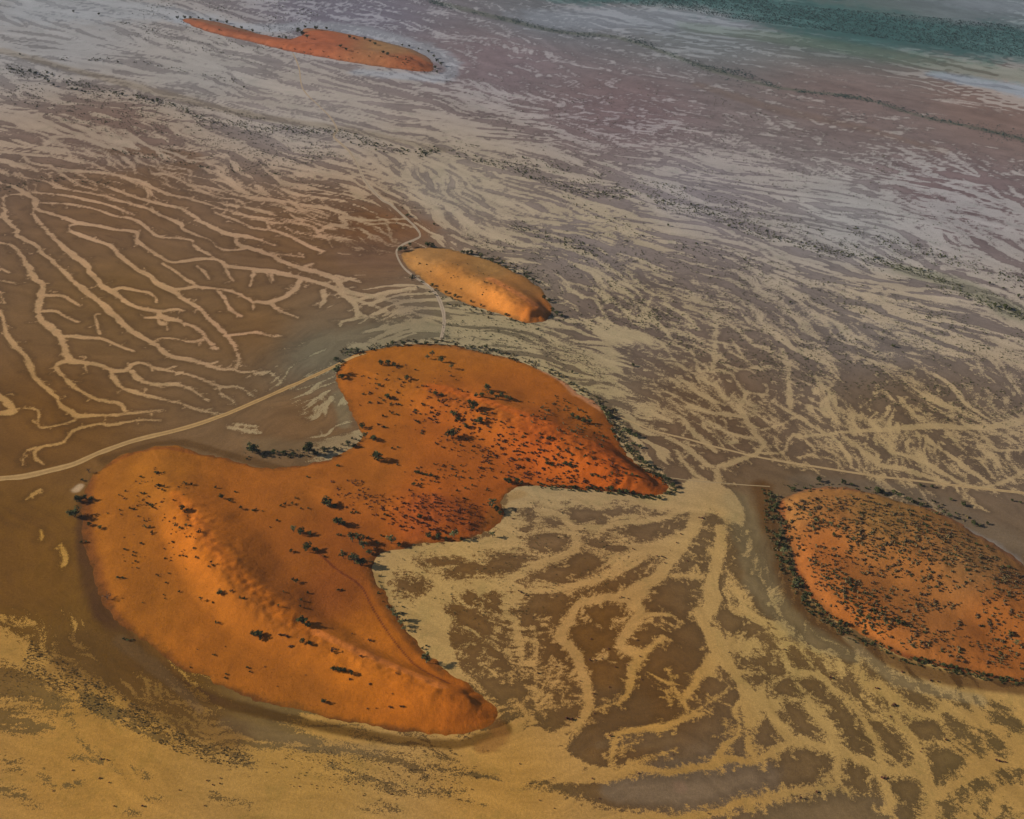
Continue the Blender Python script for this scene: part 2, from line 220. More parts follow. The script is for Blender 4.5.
# fields guided by hand-set points: (x, y) -> lightness bias, vein share, fray, softness
CTL = [(30,560,-3,0,.4),(120,300,-3,0,.25),(50,430,-3,0,.25),(250,300,-3,0,.25),(330,300,-3,0,.3),(370,240,-2.4,0,.4),(60,190,-2.6,0,.4),(170,180,-2.2,0,.4),(100,120,.1,.1,.9),(240,150,.3,.2,.9),(30,95,.3,.1,.9),(180,105,.5,.1,.9),
 (60,30,1.0,0,.8),(60,60,.7,0,.8),(160,70,.8,0,.8),(300,100,1.0,0,.8),(330,130,.7,.1,.8),(500,60,-1.0,.6,.8),(480,130,.8,.1,.8),(600,100,-1.0,.5,.8),(650,140,-.3,.6,.8),(750,100,-.9,.5,.8),(850,120,-1.0,.6,.8),(900,180,-.2,.8,.8),(990,130,-1.2,.3,.8),(980,215,.1,.8,.8),(700,190,.3,.1,.8),
 (860,225,.3,0,.8),(400,170,.8,.1,.8),(470,210,.2,.4,.8),(550,220,.2,.1,.8),(640,215,.2,0,.8),(760,265,.4,.1,.8),(900,290,.2,.2,.8),(980,320,.2,.5,.8),(600,290,-.9,.1,.8),(700,300,-1.1,.1,.8),(820,330,-1.,.1,.8),(760,250,-.2,0,.8),(960,390,-.8,.1,1.),(680,350,-1.1,.2,.8),(640,390,-1.,.2,.8),(850,400,-1.6,.1,.9),(740,420,-1.8,.2,.6),(700,460,-2.2,.2,.6),(780,470,-2.2,.1,.5),(900,470,-1.4,.2,.8),(1000,460,-1.1,.2,.8),(950,510,-2,.1,.5),
 (480,335,1.2,0,.9),(590,370,.3,.1,.8),(560,345,.5,.1,.8),(600,400,.6,.0,.8),(640,440,.7,.0,.8),(400,330,.8,0,.8),(310,350,-.7,.6,1.),(320,400,-.3,.7,1.),(290,430,-1.6,.4,.8),(330,430,.4,.3,.8),(200,455,-3,0,.4),(60,520,-3,0,.4),(120,650,-3,0,.4),(250,725,-3,0,.6),(60,660,0,0,3.2),(150,715,0,0,3.2),(230,750,0,0,3.0),(350,765,1,0,2.6),(440,775,1,0,2.4),(20,690,1,0,3),
 (400,600,.6,0,.9),(450,640,-.8,.4,.9),(600,650,-2.6,0,.55),(700,680,-2.6,0,.55),(720,790,-3,0,.7),(600,720,-2.4,0,.7),(760,600,-.6,.3,.8),(900,720,.4,0,.85),(1000,760,.5,0,.9),(100,760,2,0,1.3),(300,790,2,0,1.0),(500,790,2,0,.8),(850,660,-.2,.3,.9),
 (720,20,.3,.2,.8),(900,20,-1,.3,.8),(350,20,-.6,.9,.8),(150,5,.6,.1,.8),(1024,85,1,0,.8)]
DIRS = [(0,30,1,.22),(200,60,1,.24),(100,110,1,.25),(60,200,1,.35),(300,100,1,.25),(500,50,1,.45),(480,130,1,.25),(700,60,1,.2),(900,120,1,.2),(700,150,1,.2),(900,190,1,.3),(980,205,1,.5),(600,180,1,.25),(820,240,1,.25),(450,200,1,.8),(560,240,1,.35),
 (700,290,1,.45),(900,300,1,.3),(640,330,1,.55),(780,340,1,.6),(850,400,1,1.3),(950,400,1,.9),(700,400,1,.7),(640,400,1,.3),(560,360,1,.3),(620,440,1,.7),(900,460,1,1.),(480,330,1,.2),(350,330,1,-.3),(310,400,1,-.8),(420,600,1,.6),(600,600,1,-.5),(750,600,.3,1),(850,700,.8,1),(950,760,1,.8),(100,700,1,.7),(300,770,1,.1),(600,780,1,-.1),(100,560,.3,1)]
# pigment of mud and of pale sediment, as they look in full sun, mauve haze painted into the far ones: (x, y, mud, sand)
COLS = [(30,560,(104,72,30),(156,116,56)),(120,300,(109,82,52),(166,130,92)),(50,430,(106,74,40),(160,122,74)),(250,330,(111,83,54),(165,128,96)),(380,230,(107,76,52),(154,128,100)),(300,240,(107,80,56),(160,126,98)),(120,210,(107,81,58),(158,126,98)),
 (120,130,(112,92,82),(144,126,110)),(60,40,(122,119,119),(140,137,137)),(200,70,(126,120,118),(144,138,134)),(300,110,(132,122,118),(148,138,130)),(500,60,(116,103,106),(143,136,138)),(620,110,(114,98,99),(142,132,134)),(850,100,(112,98,95),(140,130,126)),(950,200,(112,97,98),(144,138,138)),
 (700,190,(124,116,117),(144,136,133)),(450,190,(130,118,108),(150,136,118)),(860,220,(126,121,121),(144,140,138)),(880,320,(116,105,98),(152,136,116)),(600,240,(122,110,104),(150,135,114)),(620,320,(104,89,79),(150,132,104)),(700,420,(102,80,60),(148,124,90)),(900,420,(102,84,66),(152,128,92)),
 (480,330,(112,100,78),(144,128,98)),(560,400,(108,92,70),(142,124,90)),(310,360,(102,90,72),(140,129,100)),(300,420,(112,84,56),(142,122,90)),(450,600,(108,78,44),(160,128,78)),(600,640,(106,73,38),(162,122,72)),(750,560,(104,82,54),(158,126,78)),(800,640,(106,82,50),(154,126,76)),
 (900,700,(102,80,50),(154,123,72)),(1000,770,(102,82,50),(156,121,68)),(650,700,(100,71,40),(161,120,62)),(700,790,(106,84,60),(154,117,64)),(100,750,(118,93,52),(157,115,56)),(300,760,(116,92,54),(155,117,60)),(500,790,(106,82,46),(157,116,58)),(150,660,(100,69,28),(154,115,54)),
 (850,30,(76,94,92),(98,112,112)),(700,30,(104,108,110),(126,130,134)),(1000,110,(116,98,92),(146,134,128)),(350,15,(104,100,110),(136,134,142)),(560,20,(100,102,106),(130,130,134)),(1000,10,(96,104,108),(120,128,132))]
# soft pigment brushes on the plain: points (x, y, width px), colour, strength, changes sand too
BR = [([(170,740,40),(110,700,44),(70,640,50),(40,580,50),(30,520,40)],(96,70,36),.0,0),
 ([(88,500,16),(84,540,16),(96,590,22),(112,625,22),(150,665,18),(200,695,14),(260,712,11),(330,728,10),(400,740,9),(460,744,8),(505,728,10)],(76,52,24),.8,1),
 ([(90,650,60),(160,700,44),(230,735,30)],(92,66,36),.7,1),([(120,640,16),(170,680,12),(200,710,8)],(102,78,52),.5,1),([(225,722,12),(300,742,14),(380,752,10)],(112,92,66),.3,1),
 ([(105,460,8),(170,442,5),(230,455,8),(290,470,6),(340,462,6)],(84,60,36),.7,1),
 ([(76,490,6),(80,486,5)],(170,142,110),.8,1),
 ([(345,440,12),(300,450,16),(255,445,16)],(112,92,66),.6,1),([(340,395,14),(345,425,12)],(128,118,90),.4,1),([(330,350,36),(380,335,26),(430,332,20)],(108,100,80),.5,1),
 ([(400,300,16),(415,310,20)],(112,98,82),.5,1),([(370,255,46),(390,240,36)],(108,84,68),.5,1),([(385,228,30),(420,228,16)],(120,82,54),.4,0),
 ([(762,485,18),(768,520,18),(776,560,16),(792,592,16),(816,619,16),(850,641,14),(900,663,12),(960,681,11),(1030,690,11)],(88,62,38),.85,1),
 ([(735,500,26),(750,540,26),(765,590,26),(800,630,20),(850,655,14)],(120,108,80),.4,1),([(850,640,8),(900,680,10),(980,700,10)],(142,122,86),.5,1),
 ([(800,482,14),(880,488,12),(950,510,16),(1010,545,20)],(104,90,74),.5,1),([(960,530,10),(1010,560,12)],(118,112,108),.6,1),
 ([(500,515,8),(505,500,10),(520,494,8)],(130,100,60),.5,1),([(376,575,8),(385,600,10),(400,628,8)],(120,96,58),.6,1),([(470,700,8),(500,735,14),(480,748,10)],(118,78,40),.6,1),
 ([(590,695,20),(640,712,30),(560,750,20)],(98,74,48),.5,0),([(660,735,20),(600,745,10)],(108,86,60),.5,0),([(620,790,24),(700,785,44),(760,775,30)],(112,92,70),.9,0),([(680,787,18)],(122,96,74),.7,0),([(830,800,24),(880,815,30),(780,815,30)],(108,88,62),.8,0),
 ([(620,470,8),(655,500,14),(670,490,14)],(140,118,78),.5,1),([(560,20,20),(640,18,22),(720,22,16)],(124,128,136),.6,1),([(945,76,7),(1030,92,10)],(126,134,144),.8,1),
 ([(184,20,8),(260,28,8),(330,26,8),(400,40,10),(448,62,14),(440,78,8),(360,72,6)],(134,136,142),.7,1),([(200,18,10),(120,10,20),(60,8,30)],(134,138,144),.5,1),
 ([(440,3,4),(500,18,4),(560,32,3),(620,38,3),(690,62,4),(720,72,4),(780,88,2.5),(860,98,2),(920,116,2),(985,130,2.5),(1040,144,3)],(84,88,78),.6,1),
 ([(560,-6,16),(700,-4,24),(820,18,34),(920,34,34),(1040,46,36)],(64,90,90),.9,1),([(700,28,10),(820,44,10),(940,64,14),(1040,78,12)],(92,106,92),.4,1),([(980,4,14),(1040,8,18)],(110,116,122),.8,1),
 ([(700,85,6),(780,110,6),(860,128,5),(940,150,5)],(108,88,72),.25,1),([(0,50,6),(60,66,5),(150,90,6),(250,115,6),(350,130,5),(440,150,5)],(112,100,84),.5,1),([(900,268,8),(960,285,12),(1020,315,14)],(104,104,84),.5,1),
 ([(120,150,10),(200,160,10),(100,190,30)],(112,86,64),.5,0)]

# ------------------------------------------------------------------ field evaluation on a 2-D grid of land points
K_SUN, AIR = np.array([.70, .67, .64]), np.array([.275, .305, .365])
def airmix(x, y):
    d = np.sqrt(x * x + y * y + CAMZ ** 2); return np.exp(-HAZE_DENS * d)
def pig(rgb_lin, x, y):
    """surface colour whose sunlit look through the air is rgb_lin"""
    T = airmix(x, y)[..., None]
    return np.clip((rgb_lin - AIR * (1 - T)) / (T * K_SUN), .012, .85)
def idw(x, y, cx, cy, vals, p=3.0):
    a, l = fold(x, y); ca, cl = fold(cx, cy)
    num = 0; den = 0
    for k in range(len(cx)):
        w = 1 / ((a - ca[k]) ** 2 + ((l - cl[k]) * .6) ** 2 + 2e-4) ** (p / 2)
        num = num + w[..., None] * vals[k]; den = den + w
    return num / den[..., None]
class Coarse:
    """hand-set values spread over the chart, sampled bilinearly"""
    def __init__(s, cx, cy, vals, n=160):
        s.a = np.linspace(-math.pi, math.pi, n * 4); s.l = np.linspace(4.5, 11, n)
        A, Lg = np.meshgrid(s.a, s.l); R = np.exp(Lg)
        s.a0, s.a1 = -1.1, 1.1
        s.a = np.linspace(s.a0, s.a1, n * 2); s.l = np.linspace(5.0, 9.0, n)
        A, Lg = np.meshgrid(s.a, s.l); R = np.exp(Lg)
        s.v = idw(R * np.sin(A), R * np.cos(A), cx, cy, vals)
    def __call__(s, a, l):
        u = np.clip((a - s.a0) / (s.a1 - s.a0), 0, .9999) * (len(s.a) - 1); v = np.clip((l - 5.0) / 4.0, 0, .9999) * (len(s.l) - 1)
        i = u.astype(int); j = v.astype(int); fu = (u - i)[..., None]; fv = (v - j)[..., None]
        return (s.v[j, i] * (1 - fu) + s.v[j, i + 1] * fu) * (1 - fv) + (s.v[j + 1, i] * (1 - fu) + s.v[j + 1, i + 1] * fu) * fv
def pts_xy(l): 
    l = np.array(l, float); return un(l[:, 0], l[:, 1])
_x, _y, _ = pts_xy([c[:2] for c in CTL]); cCTL = Coarse(_x, _y, np.array([c[2:] for c in CTL], float))
_x, _y, _ = pts_xy([c[:2] for c in COLS]); cCOL = Coarse(_x, _y, np.array([np.r_[lin(c[2]), lin(c[3])] for c in COLS]))
_x, _y, _ = pts_xy([c[:2] for c in DIRS]); _x2, _y2, _ = pts_xy([(c[0] + c[2] * 3, c[1] + c[3] * 3) for c in DIRS])
_a, _l = fold(_x, _y); _a2, _l2 = fold(_x2, _y2)
_v = np.stack([_a2 - _a, _l2 - _l], 1); _v /= np.linalg.norm(_v, axis=1)[:, None]
cDIR = Coarse(_x, _y, _v)

WAVE = 1.0
def lic(a, l, K, seed, steps, h):
    """flow-smeared noise in the conformal chart"""
    acc = vn(a * K, l * K, seed); n = 1
    for sgn in (-1, 1):
        pa, pl = a.copy(), l.copy()
        for k in range(steps):
            d = cDIR(pa, pl); th = np.arctan2(d[..., 1], d[..., 0]) + WAVE * (vn(pa * 26, pl * 26, 90) + .6 * vn(pa * 70, pl * 70, 91) - .8)
            d = np.stack([np.cos(th), np.sin(th)], -1)
            pa += sgn * h / K * d[..., 0]; pl += sgn * h / K * d[..., 1]
            acc = acc + vn(pa * K, pl * K, seed); n += 1
    acc = acc / n
    return (acc - acc.mean()) / acc.std()

BLOB = [(700,330,1),(640,350,1),(800,380,1),(900,420,1),(1000,400,.8),(720,420,1),(600,290,.6),(700,200,0),(900,290,.2),(480,330,0),(400,240,0),(560,370,.2),(600,640,1),(900,720,1),(760,600,1),(100,110,.7),(230,140,.7),(60,60,0),(300,90,0),(500,60,.6),(800,120,0),(980,215,1),(300,770,0),(60,700,.6),(320,400,1),(900,60,0)]
_x, _y, _ = pts_xy([c[:2] for c in BLOB]); cBLOB = Coarse(_x, _y, np.array([[c[2]] for c in BLOB], float))
class Tiles:
    def __init__(s, X, Y, T=24):
        s.X, s.Y = X, Y; s.t = []
        for i in range(0, X.shape[0], T):
            for j in range(0, X.shape[1], T):
                q = (slice(i, i + T), slice(j, j + T)); s.t.append((X[q].min(), X[q].max(), Y[q].min(), Y[q].max(), q))
        s.b = np.array([t[:4] for t in s.t])
    def hit(s, x0, x1, y0, y1):
        b = s.b
        return [s.t[k][4] for k in np.nonzero((b[:, 0] < x1) & (b[:, 1] > x0) & (b[:, 2] < y1) & (b[:, 3] > y0))[0]]
def seg_d(X, Y, ax, ay, bx, by):
    dx, dy = bx - ax, by - ay; t = np.clip(((X - ax) * dx + (Y - ay) * dy) / (dx * dx + dy * dy + 1e-9), 0, 1)
    return np.hypot(X - ax - t * dx, Y - ay - t * dy), t
def poly_sd(X, Y, px_, py_):
    """signed distance, positive inside"""
    d = np.full(X.shape, 1e9); ins = np.zeros(X.shape, bool); n = len(px_)
    for i in range(n):
        ax, ay, bx, by = px_[i], py_[i], px_[(i + 1) % n], py_[(i + 1) % n]
        d = np.minimum(d, seg_d(X, Y, ax, ay, bx, by)[0])
        c = (ay > Y) != (by > Y)
        if ay != by: ins ^= c & (X < (bx - ax) * (Y - ay) / (by - ay) + ax)
    return np.where(ins, d, -d)
def stroke(tl, S, x, y, w, light=True, mg=14.0):
    X, Y = tl.X, tl.Y
    for i in range(len(x) - 1):
        q = (min(x[i], x[i + 1]) - mg - w[i], max(x[i], x[i + 1]) + mg + w[i], min(y[i], y[i + 1]) - mg - w[i], max(y[i], y[i + 1]) + mg + w[i])
        for s in tl.hit(*q):
            d, t = seg_d(X[s], Y[s], x[i], y[i], x[i + 1], y[i + 1]); v = w[i] * (1 - t) + w[i + 1] * t - d
            if light: S[s] = np.maximum(S[s], np.where(v > -mg, v, -1e9))
            else: S[s] = np.minimum(S[s], np.where(v > -mg, -v, 1e9))
def twigs(g, x, y, w, mpp, gap, lo, hi, wd, amin, amax, back=False, lvl=1):
    """short tapering side channels of a channel, in metres"""
    out = []; seg = np.hypot(np.diff(x), np.diff(y)); s = np.r_[0, np.cumsum(seg)]
    if s[-1] < 1: return out
    pos = g.uniform(0, gap) * mpp[0]
    while pos < s[-1]:
        i = min(np.searchsorted(s, pos) - 1, len(x) - 2); i = max(i, 0); f = (pos - s[i]) / (seg[i] + 1e-9); m_ = mpp[i]
        px_, py_ = x[i] + (x[i + 1] - x[i]) * f, y[i] + (y[i + 1] - y[i]) * f; th = math.atan2(y[i + 1] - y[i], x[i + 1] - x[i]) + (math.pi if back else 0)
        sd = 1 if g.random() < .5 else -1; th += sd * g.uniform(amin, amax); ln = (lo + (hi - lo) * g.random() ** 2) * m_ + w[i] * .8
        n = 5; bx, by = [px_], [py_]; bend = g.normal() * .25
        for k in range(n - 1):
            th += bend + g.normal() * .22; bx.append(bx[-1] + math.cos(th) * ln / (n - 1)); by.append(by[-1] + math.sin(th) * ln / (n - 1))
        bw = np.linspace(1, .15, n) * wd * m_ * g.uniform(.6, 1.3) * .5 + np.r_[w[i] * .15, np.zeros(n - 1)]
        bx, by = np.array(bx), np.array(by); out.append((bx, by, bw))
        if lvl > 1 and ln > 5 * m_: out += twigs(g, bx, by, bw, np.full(n, m_), gap * .8, lo * .5, hi * .4, wd * .7, amin, amax, False, lvl - 1)
        pos += g.uniform(.5, 1.5) * gap * m_
    return out
#            gap  lo  hi  width  angles
WF = {'A': .68, 'U': .62, 'B': .72, 'F': .6, 'D': .66, 'G': .66, 'E': .88, 'H': .92, 'J': .92, 'I': .85, 'C': .8}
TW = {'E': (3.4, 3, 14, 1.1, .6, 1.4, False, 2), 'H': (3.8, 3, 13, 1.0, .6, 1.4, False, 2), 'I': (3.2, 3, 14, 1.2, .5, 1.3, False, 2), 'J': (3.4, 3, 14, 1.0, .5, 1.3, False, 2), 'D': (6.5, 4, 14, 1.0, .5, 1.1, True, 2), 'F': (7, 4, 14, 1.1, .5, 1.1, True, 2), 'G': (4.0, 6, 20, 1.3, .9, 1.4, True, 2),
      'A': (13, 3, 12, .9, .6, 1.2, False, 2), 'U': (10, 3, 12, .8, .6, 1.2, False, 2), 'B': (7, 3, 12, .9, .6, 1.2, False, 2), 'C': (8, 2, 9, .7, .6, 1.3, False, 2)}
def streams(g, poly, n, slo, shi, wlo, whi, wave, tw, step=4.2):
    """free channels that follow the fall of the land"""
    P = np.array(poly, float); out = []; u = g.uniform(P[:, 0].min(), P[:, 0].max(), n * 8); v = g.uniform(P[:, 1].min(), P[:, 1].max(), n * 8)
    ins = np.zeros(len(u), bool)
    for i in range(len(P)):
        ax, ay = P[i]; bx, by = P[(i + 1) % len(P)]; c = (ay > v) != (by > v)
        if ay != by: ins ^= c & (u < (bx - ax) * (v - ay) / (by - ay) + ax)
    u, v = u[ins][:n], v[ins][:n]; x, y, _ = un(u, v); A, Lg = fold(x, y); n = len(u)
    N = g.integers(slo, shi + 1, n); ph = g.uniform(0, 50, n); M = int(N.max())
    pa, pl = [A.copy()], [Lg.copy()]
    for k in range(M):
        d = cDIR(pa[-1], pl[-1]); th = np.arctan2(d[:, 1], d[:, 0]) + wave * 1.6 * (vn(pa[-1] * 40 + 7, pl[-1] * 40, 95) - .5) + wave * 1.3 * (vn(k * .35 + ph, ph * 3, 96) - .5)
        pa.append(pa[-1] + np.cos(th) * step / F); pl.append(pl[-1] + np.sin(th) * step / F)
    pa = np.array(pa).T; pl = np.array(pl).T
    for i in range(n):
        r = np.exp(pl[i, :N[i] + 1]); xx = r * np.sin(pa[i, :N[i] + 1]); yy = r * np.cos(pa[i, :N[i] + 1]); mp = np.hypot(r, CAMZ) / F
        w = g.uniform(wlo, whi) * mp * .5 * (.35 + .65 * np.sin(np.linspace(.25, 2.9, N[i] + 1))); out.append((xx, yy, w))
        if tw: out += twigs(g, xx, yy, w, mp, *tw)
    return out
def paint(tl, S):
    X, Y = tl.X, tl.Y; g = np.random.default_rng(5)
    for kind, fr, pts in LT:
        P = np.array([(*px(fr, p[0], p[1]), *(p[2:] or (0,))) for p in pts], float)
        if kind in ('L', 'D'):
            P = cr(P, 4) if len(P) > 2 else P
            x, y, mpp = un(P[:, 0], P[:, 1]); w = real_w(P[:, 0], P[:, 1], x, y, mpp, np.abs(P[:, 2]) * WF.get(fr, 1) + .1) * .5
            x = x + (vn(x * .12, y * .12, 7) - .5) * w * .9; y = y + (vn(x * .12, y * .12, 8) - .5) * w * .9; w = w * (.8 + .4 * vn(x * .1, y * .1, 9))
            stroke(tl, S, x, y, w, kind == 'L')
            if kind == 'L' and fr in TW:
                for q in twigs(g, x, y, w, mpp, *TW[fr]): stroke(tl, S, *q, True, 5.0)
        else:
            P = cr(P[:, :2], 3, True); x, y, mpp = un(P[:, 0], P[:, 1]); mg = 12
            for s in tl.hit(x.min() - mg, x.max() + mg, y.min() - mg, y.max() + mg):
                v = poly_sd(X[s], Y[s], x, y)
                if kind == 'PL': S[s] = np.maximum(S[s], np.where(v > -mg, v, -1e9))
                else: S[s] = np.minimum(S[s], np.where(v > -mg, -v, 1e9))
            if kind == 'PD' and fr in 'EHIJ':
                x, y, mpp = np.r_[x, x[0]], np.r_[y, y[0]], np.r_[mpp, mpp[0]]; zero = np.zeros(len(x))
                for q in twigs(g, x, y, zero, mpp, 2.4, 3, 13, 1.5, .5, 1.3, False, 2): stroke(tl, S, *q, False, 4.0)
                for q in twigs(g, x, y, zero, mpp, 7.5, 4, 14, 1.1, .5, 1.3, True, 2): stroke(tl, S, *q, True, 4.0)
    ST = []
    ST += streams(g, [(570,260),(700,275),(860,320),(1040,370),(1060,480),(860,462),(720,440),(640,385),(590,330)], 230, 9, 28, .9, 2.5, 1.2, (5.5, 3, 13, .9, .5, 1.1, True, 2))
    ST += streams(g, [(-20,92),(130,110),(260,150),(350,200),(230,185),(-20,128)], 90, 5, 16, 1.5, 3.2, 1.2, (6.0, 3, 12, 1.3, .5, 1.1, False, 1))
    ST += streams(g, [(330,150),(460,190),(560,235),(520,250),(420,215),(340,185)], 60, 6, 18, 1.4, 3.2, 1.0, (7.0, 3, 10, 1.2, .5, 1.1, False, 1))
    ST += streams(g, [(430,30),(560,50),(760,80),(1040,160),(1060,240),(850,205),(600,150),(430,100)], 520, 3, 11, 1.0, 2.2, 1.6, (7.0, 2, 9, 1.2, .5, 1.3, False, 1), 3.4)
    ST += streams(g, [(880,180),(1040,190),(1050,240),(900,215)], 60, 5, 14, 2.0, 4.5, 1.6, (6.0, 3, 10, 1.6, .5, 1.3, False, 1), 3.6)
    ST += streams(g, [(240,-10),(440,5),(560,40),(440,50),(300,25)], 160, 3, 8, 1.0, 2.0, 1.6, None, 3.2)
    ST += streams(g, [(-20,125),(150,150),(350,205),(390,235),(300,235),(150,190),(-20,170)], 80, 8, 26, .8, 1.7, .9, (8.0, 3, 10, .8, .5, 1.1, False, 1))
    DT = streams(g, [(-20,60),(200,80),(430,150),(600,215),(700,250),(1040,330),(1040,400),(860,330),(680,290),(540,255),(400,170),(200,125),(-20,95)], 420, 5, 18, .8, 2.0, 1.1, (8.0, 3, 11, .9, .4, 1.0, False, 1))
    DT += streams(g, [(-20,-10),(200,20),(430,80),(700,170),(1040,280),(1040,330),(700,240),(430,140),(-20,60)], 420, 5, 15, .7, 1.6, 1.1, (9.0, 3, 9, .8, .4, 1.0, False, 1), 3.6)
    DT += streams(g, [(430,318),(560,335),(640,400),(660,440),(600,400),(540,362),(470,342)], 60, 6, 18, .8, 1.6, .7, None)
    for q in DT: stroke(tl, S, *q, False, 3.0)
    for q in ST: stroke(tl, S, *q, True, 6.0)
    return S
def brush(tl, C, brushes, both=True):
    X, Y = tl.X, tl.Y
    wob = 1 + .7 * (fbm(X * .035, Y * .035, 77, 3) - .5) + .5 * (fbm(X * .15, Y * .15, 78, 2) - .5)
    for pts, c, al, flag in brushes:
        if al <= 0: continue
        P = np.array(pts, float); P = cr(P, 4) if len(P) > 2 else P
        x, y, mpp = un(P[:, 0], P[:, 1]); n = max(1, len(P) - 1); w = (real_w(P[:, 0], P[:, 1], x, y, mpp, P[:, 2]) if len(P) > 1 else P[:, 2] * mpp) * .5
        best = np.full(X.shape, 9.0)
        for i in range(n):
            j = min(i + 1, len(P) - 1); g = max(w[i], w[j]) * 1.9
            for s in tl.hit(min(x[i], x[j]) - g, max(x[i], x[j]) + g, min(y[i], y[j]) - g, max(y[i], y[j]) + g):
                d, t = seg_d(X[s], Y[s], x[i], y[i], x[j], y[j]); best[s] = np.minimum(best[s], d / (w[i] * (1 - t) + w[j] * t))
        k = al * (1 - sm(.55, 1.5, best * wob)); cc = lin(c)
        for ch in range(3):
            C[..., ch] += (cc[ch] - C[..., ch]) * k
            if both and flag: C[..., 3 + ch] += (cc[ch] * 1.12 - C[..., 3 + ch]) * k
    return C
def fields(X, Y, full=True):
    a, l = fold(X, Y); r = np.exp(l)
    ctl = cCTL(a, l); C = cCOL(a, l)
    global WAVE
    WAVE = .75 + .9 * cBLOB(a, l)[..., 0]
    n1 = lic(a, l, 95, 5, 9, .8); n2 = lic(a, l, 210, 9, 7, .8)
    n3 = lic(a, l, 62, 21, 3, .7); bl = cBLOB(a, l)[..., 0]
    far = sm(6.35, 6.95, l)
    n = .75 * n1 * (1 - .85 * far) + .55 * n2 + 1.05 * far * lic(a, l, 330, 33, 6, .9)
    n = n * (1 - bl) + (.85 * n3 + .5 * n2) * bl
    v = 1.1 - np.abs(n) * 2.0
    nn = n * (1 - ctl[..., 1]) + v * ctl[..., 1]
    S = r / 95 * .45 * (nn + ctl[..., 0])
    tl = Tiles(X, Y); S = paint(tl, S)
    n4 = lic(a, l, 520, 45, 5, .9)
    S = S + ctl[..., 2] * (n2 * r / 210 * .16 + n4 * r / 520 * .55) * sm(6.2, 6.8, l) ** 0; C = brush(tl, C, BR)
    # faint natural mottling carried by the flow
    mot = 1 + .035 * n1 + .035 * n2
    C = C * mot[..., None]
    edge = np.clip(S, -30, 30)
    return edge, ctl[..., 2], pig(C[..., :3], X, Y), pig(C[..., 3:], X, Y)

# ------------------------------------------------------------------ dunes: outlines and crests
BIG = [(90,478),(104,466),(125,455),(150,448),(170,446),(190,449),(215,456),(240,463),(262,467),(300,466),(325,461),(347,452),(360,440),(358,424),(350,410),(342,396),(337,384),(337,372),(344,362),(356,354),(378,348),(405,345),(432,344),(460,347),(490,353),(518,361),(545,373),(566,384),(585,396),(600,408),(612,422),(620,440),(630,456),(645,468),(660,477),(667,487),(661,495),(645,497),(620,493),(590,490),(560,487),(532,487),(515,490),(505,500),(500,515),(492,528),(478,537),(450,542),(420,546),(395,549),(377,557),(373,570),(378,586),(391,606),(405,626),(420,645),(435,660),(450,674),(470,688),(488,701),(497,713),(493,724),(480,731),(455,736),(420,733),(380,728),(340,720),(300,712),(256,700),(225,688),(190,672),(165,658),(140,640),(118,622),(104,602),(92,575),(84,545),(80,515),(83,493)]
SMALL = [(402,256),(408,251),(422,248),(441,248),(466,253),(488,260),(512,271),(529,279),(541,289),(549,300),(552,311),(547,320),(532,322),(519,320),(501,315),(481,309),(456,300),(436,290),(418,276),(406,264)]
RIGHT = [(780,505),(785,496),(797,491),(813,488),(838,488),(863,491),(888,498),(913,504),(938,512),(958,522),(980,535),(1005,551),(1030,570),(1060,600),(1078,640),(1060,678),(1024,684),(1000,680),(973,674),(943,668),(908,658),(875,643),(853,630),(832,619),(818,607),(806,590),(796,567),(788,540),(782,520)]
TOP = [(183,20),(192,18),(206,20),(225,24),(250,31),(270,36),(290,39),(302,35),(303,29),(318,29),(343,33),(368,38),(393,44),(416,51),(430,59),(434,67),(428,72),(406,70),(368,65),(331,59),(293,52),(256,43),(225,36),(205,31),(190,25)]
#  crest rows: (x, y, height, windward width, lee width)
DUNES = [
 ('sand_dune', BIG, 1.0, 2.2, 18, [[(160,464,1.5,24,30),(172,488,3,20,34),(187,516,5.4,20,38),(204,546,7,21,42),(228,577,7.4,22,42),(254,603,7,22,40),(286,626,5.5,22,34),(322,643,5.5,22,26),(346,653,5.5,22,20),(376,665,5.5,22,18),(405,677,5.5,22,18),(435,689,5,22,18),(462,699,3.4,20,20),(480,708,1.2,14,14)],
                      [(335,492,1.5,20,30),(362,499,3,22,34),(395,506,4.5,24,38),(430,511,4.5,22,38),(460,518,3,18,28),(476,524,1.5,14,20)],
                      [(385,378,1.5,26,40),(420,389,4,26,50),(455,400,6,28,56),(495,415,8,30,60),(530,430,9,32,58),(570,446,9,30,48),(605,461,8.5,28,38),(635,475,5.5,22,26),(655,486,1.5,12,16)]]),
 ('sand_dune', SMALL, 1.4, 2.6, 14, [[(425,260,2,18,30),(455,271,4,20,36),(490,287,5.5,18,42),(515,301,6.8,20,38),(535,311,6,18,26),(546,317,4,14,16)]]),
 ('sand_dune', RIGHT, 1.3, 3.2, 16, [[(795,504,2,40,40),(840,518,3.5,50,60),(890,536,5,40,70),(940,562,5.5,36,70),(990,590,5,36,60),(1040,616,4,36,50)], [(815,560,1.5,20,40),(840,590,2.5,20,40),(890,622,3,20,40),(950,648,2.5,20,40)]]),
 ('sand_dune', TOP, 3.0, 4.0, 26, [[(200,23,2,20,20),(260,38,4,36,36),(330,46,6,60,50),(400,58,6,50,50),(422,62,1.5,30,30)]]),
]
DC = []      # prepared: outline x, y, rim height, rim width, crests
for name, out, res, h0, w0, rg in DUNES:
    P = cr(np.array(out, float), 3, True); x, y, _ = un(P[:, 0], P[:, 1])
    R = []
    for q in rg:
        Q = cr(np.array(q, float), 4); qx = []; 
        for row in Q:
            a_, b_, _ = un(row[0], row[1], row[2] + h0); qx.append((a_[0], b_[0], row[2], row[3], row[4]))
        R.append(np.array(qx))
    DC.append((x, y, h0, w0, R))
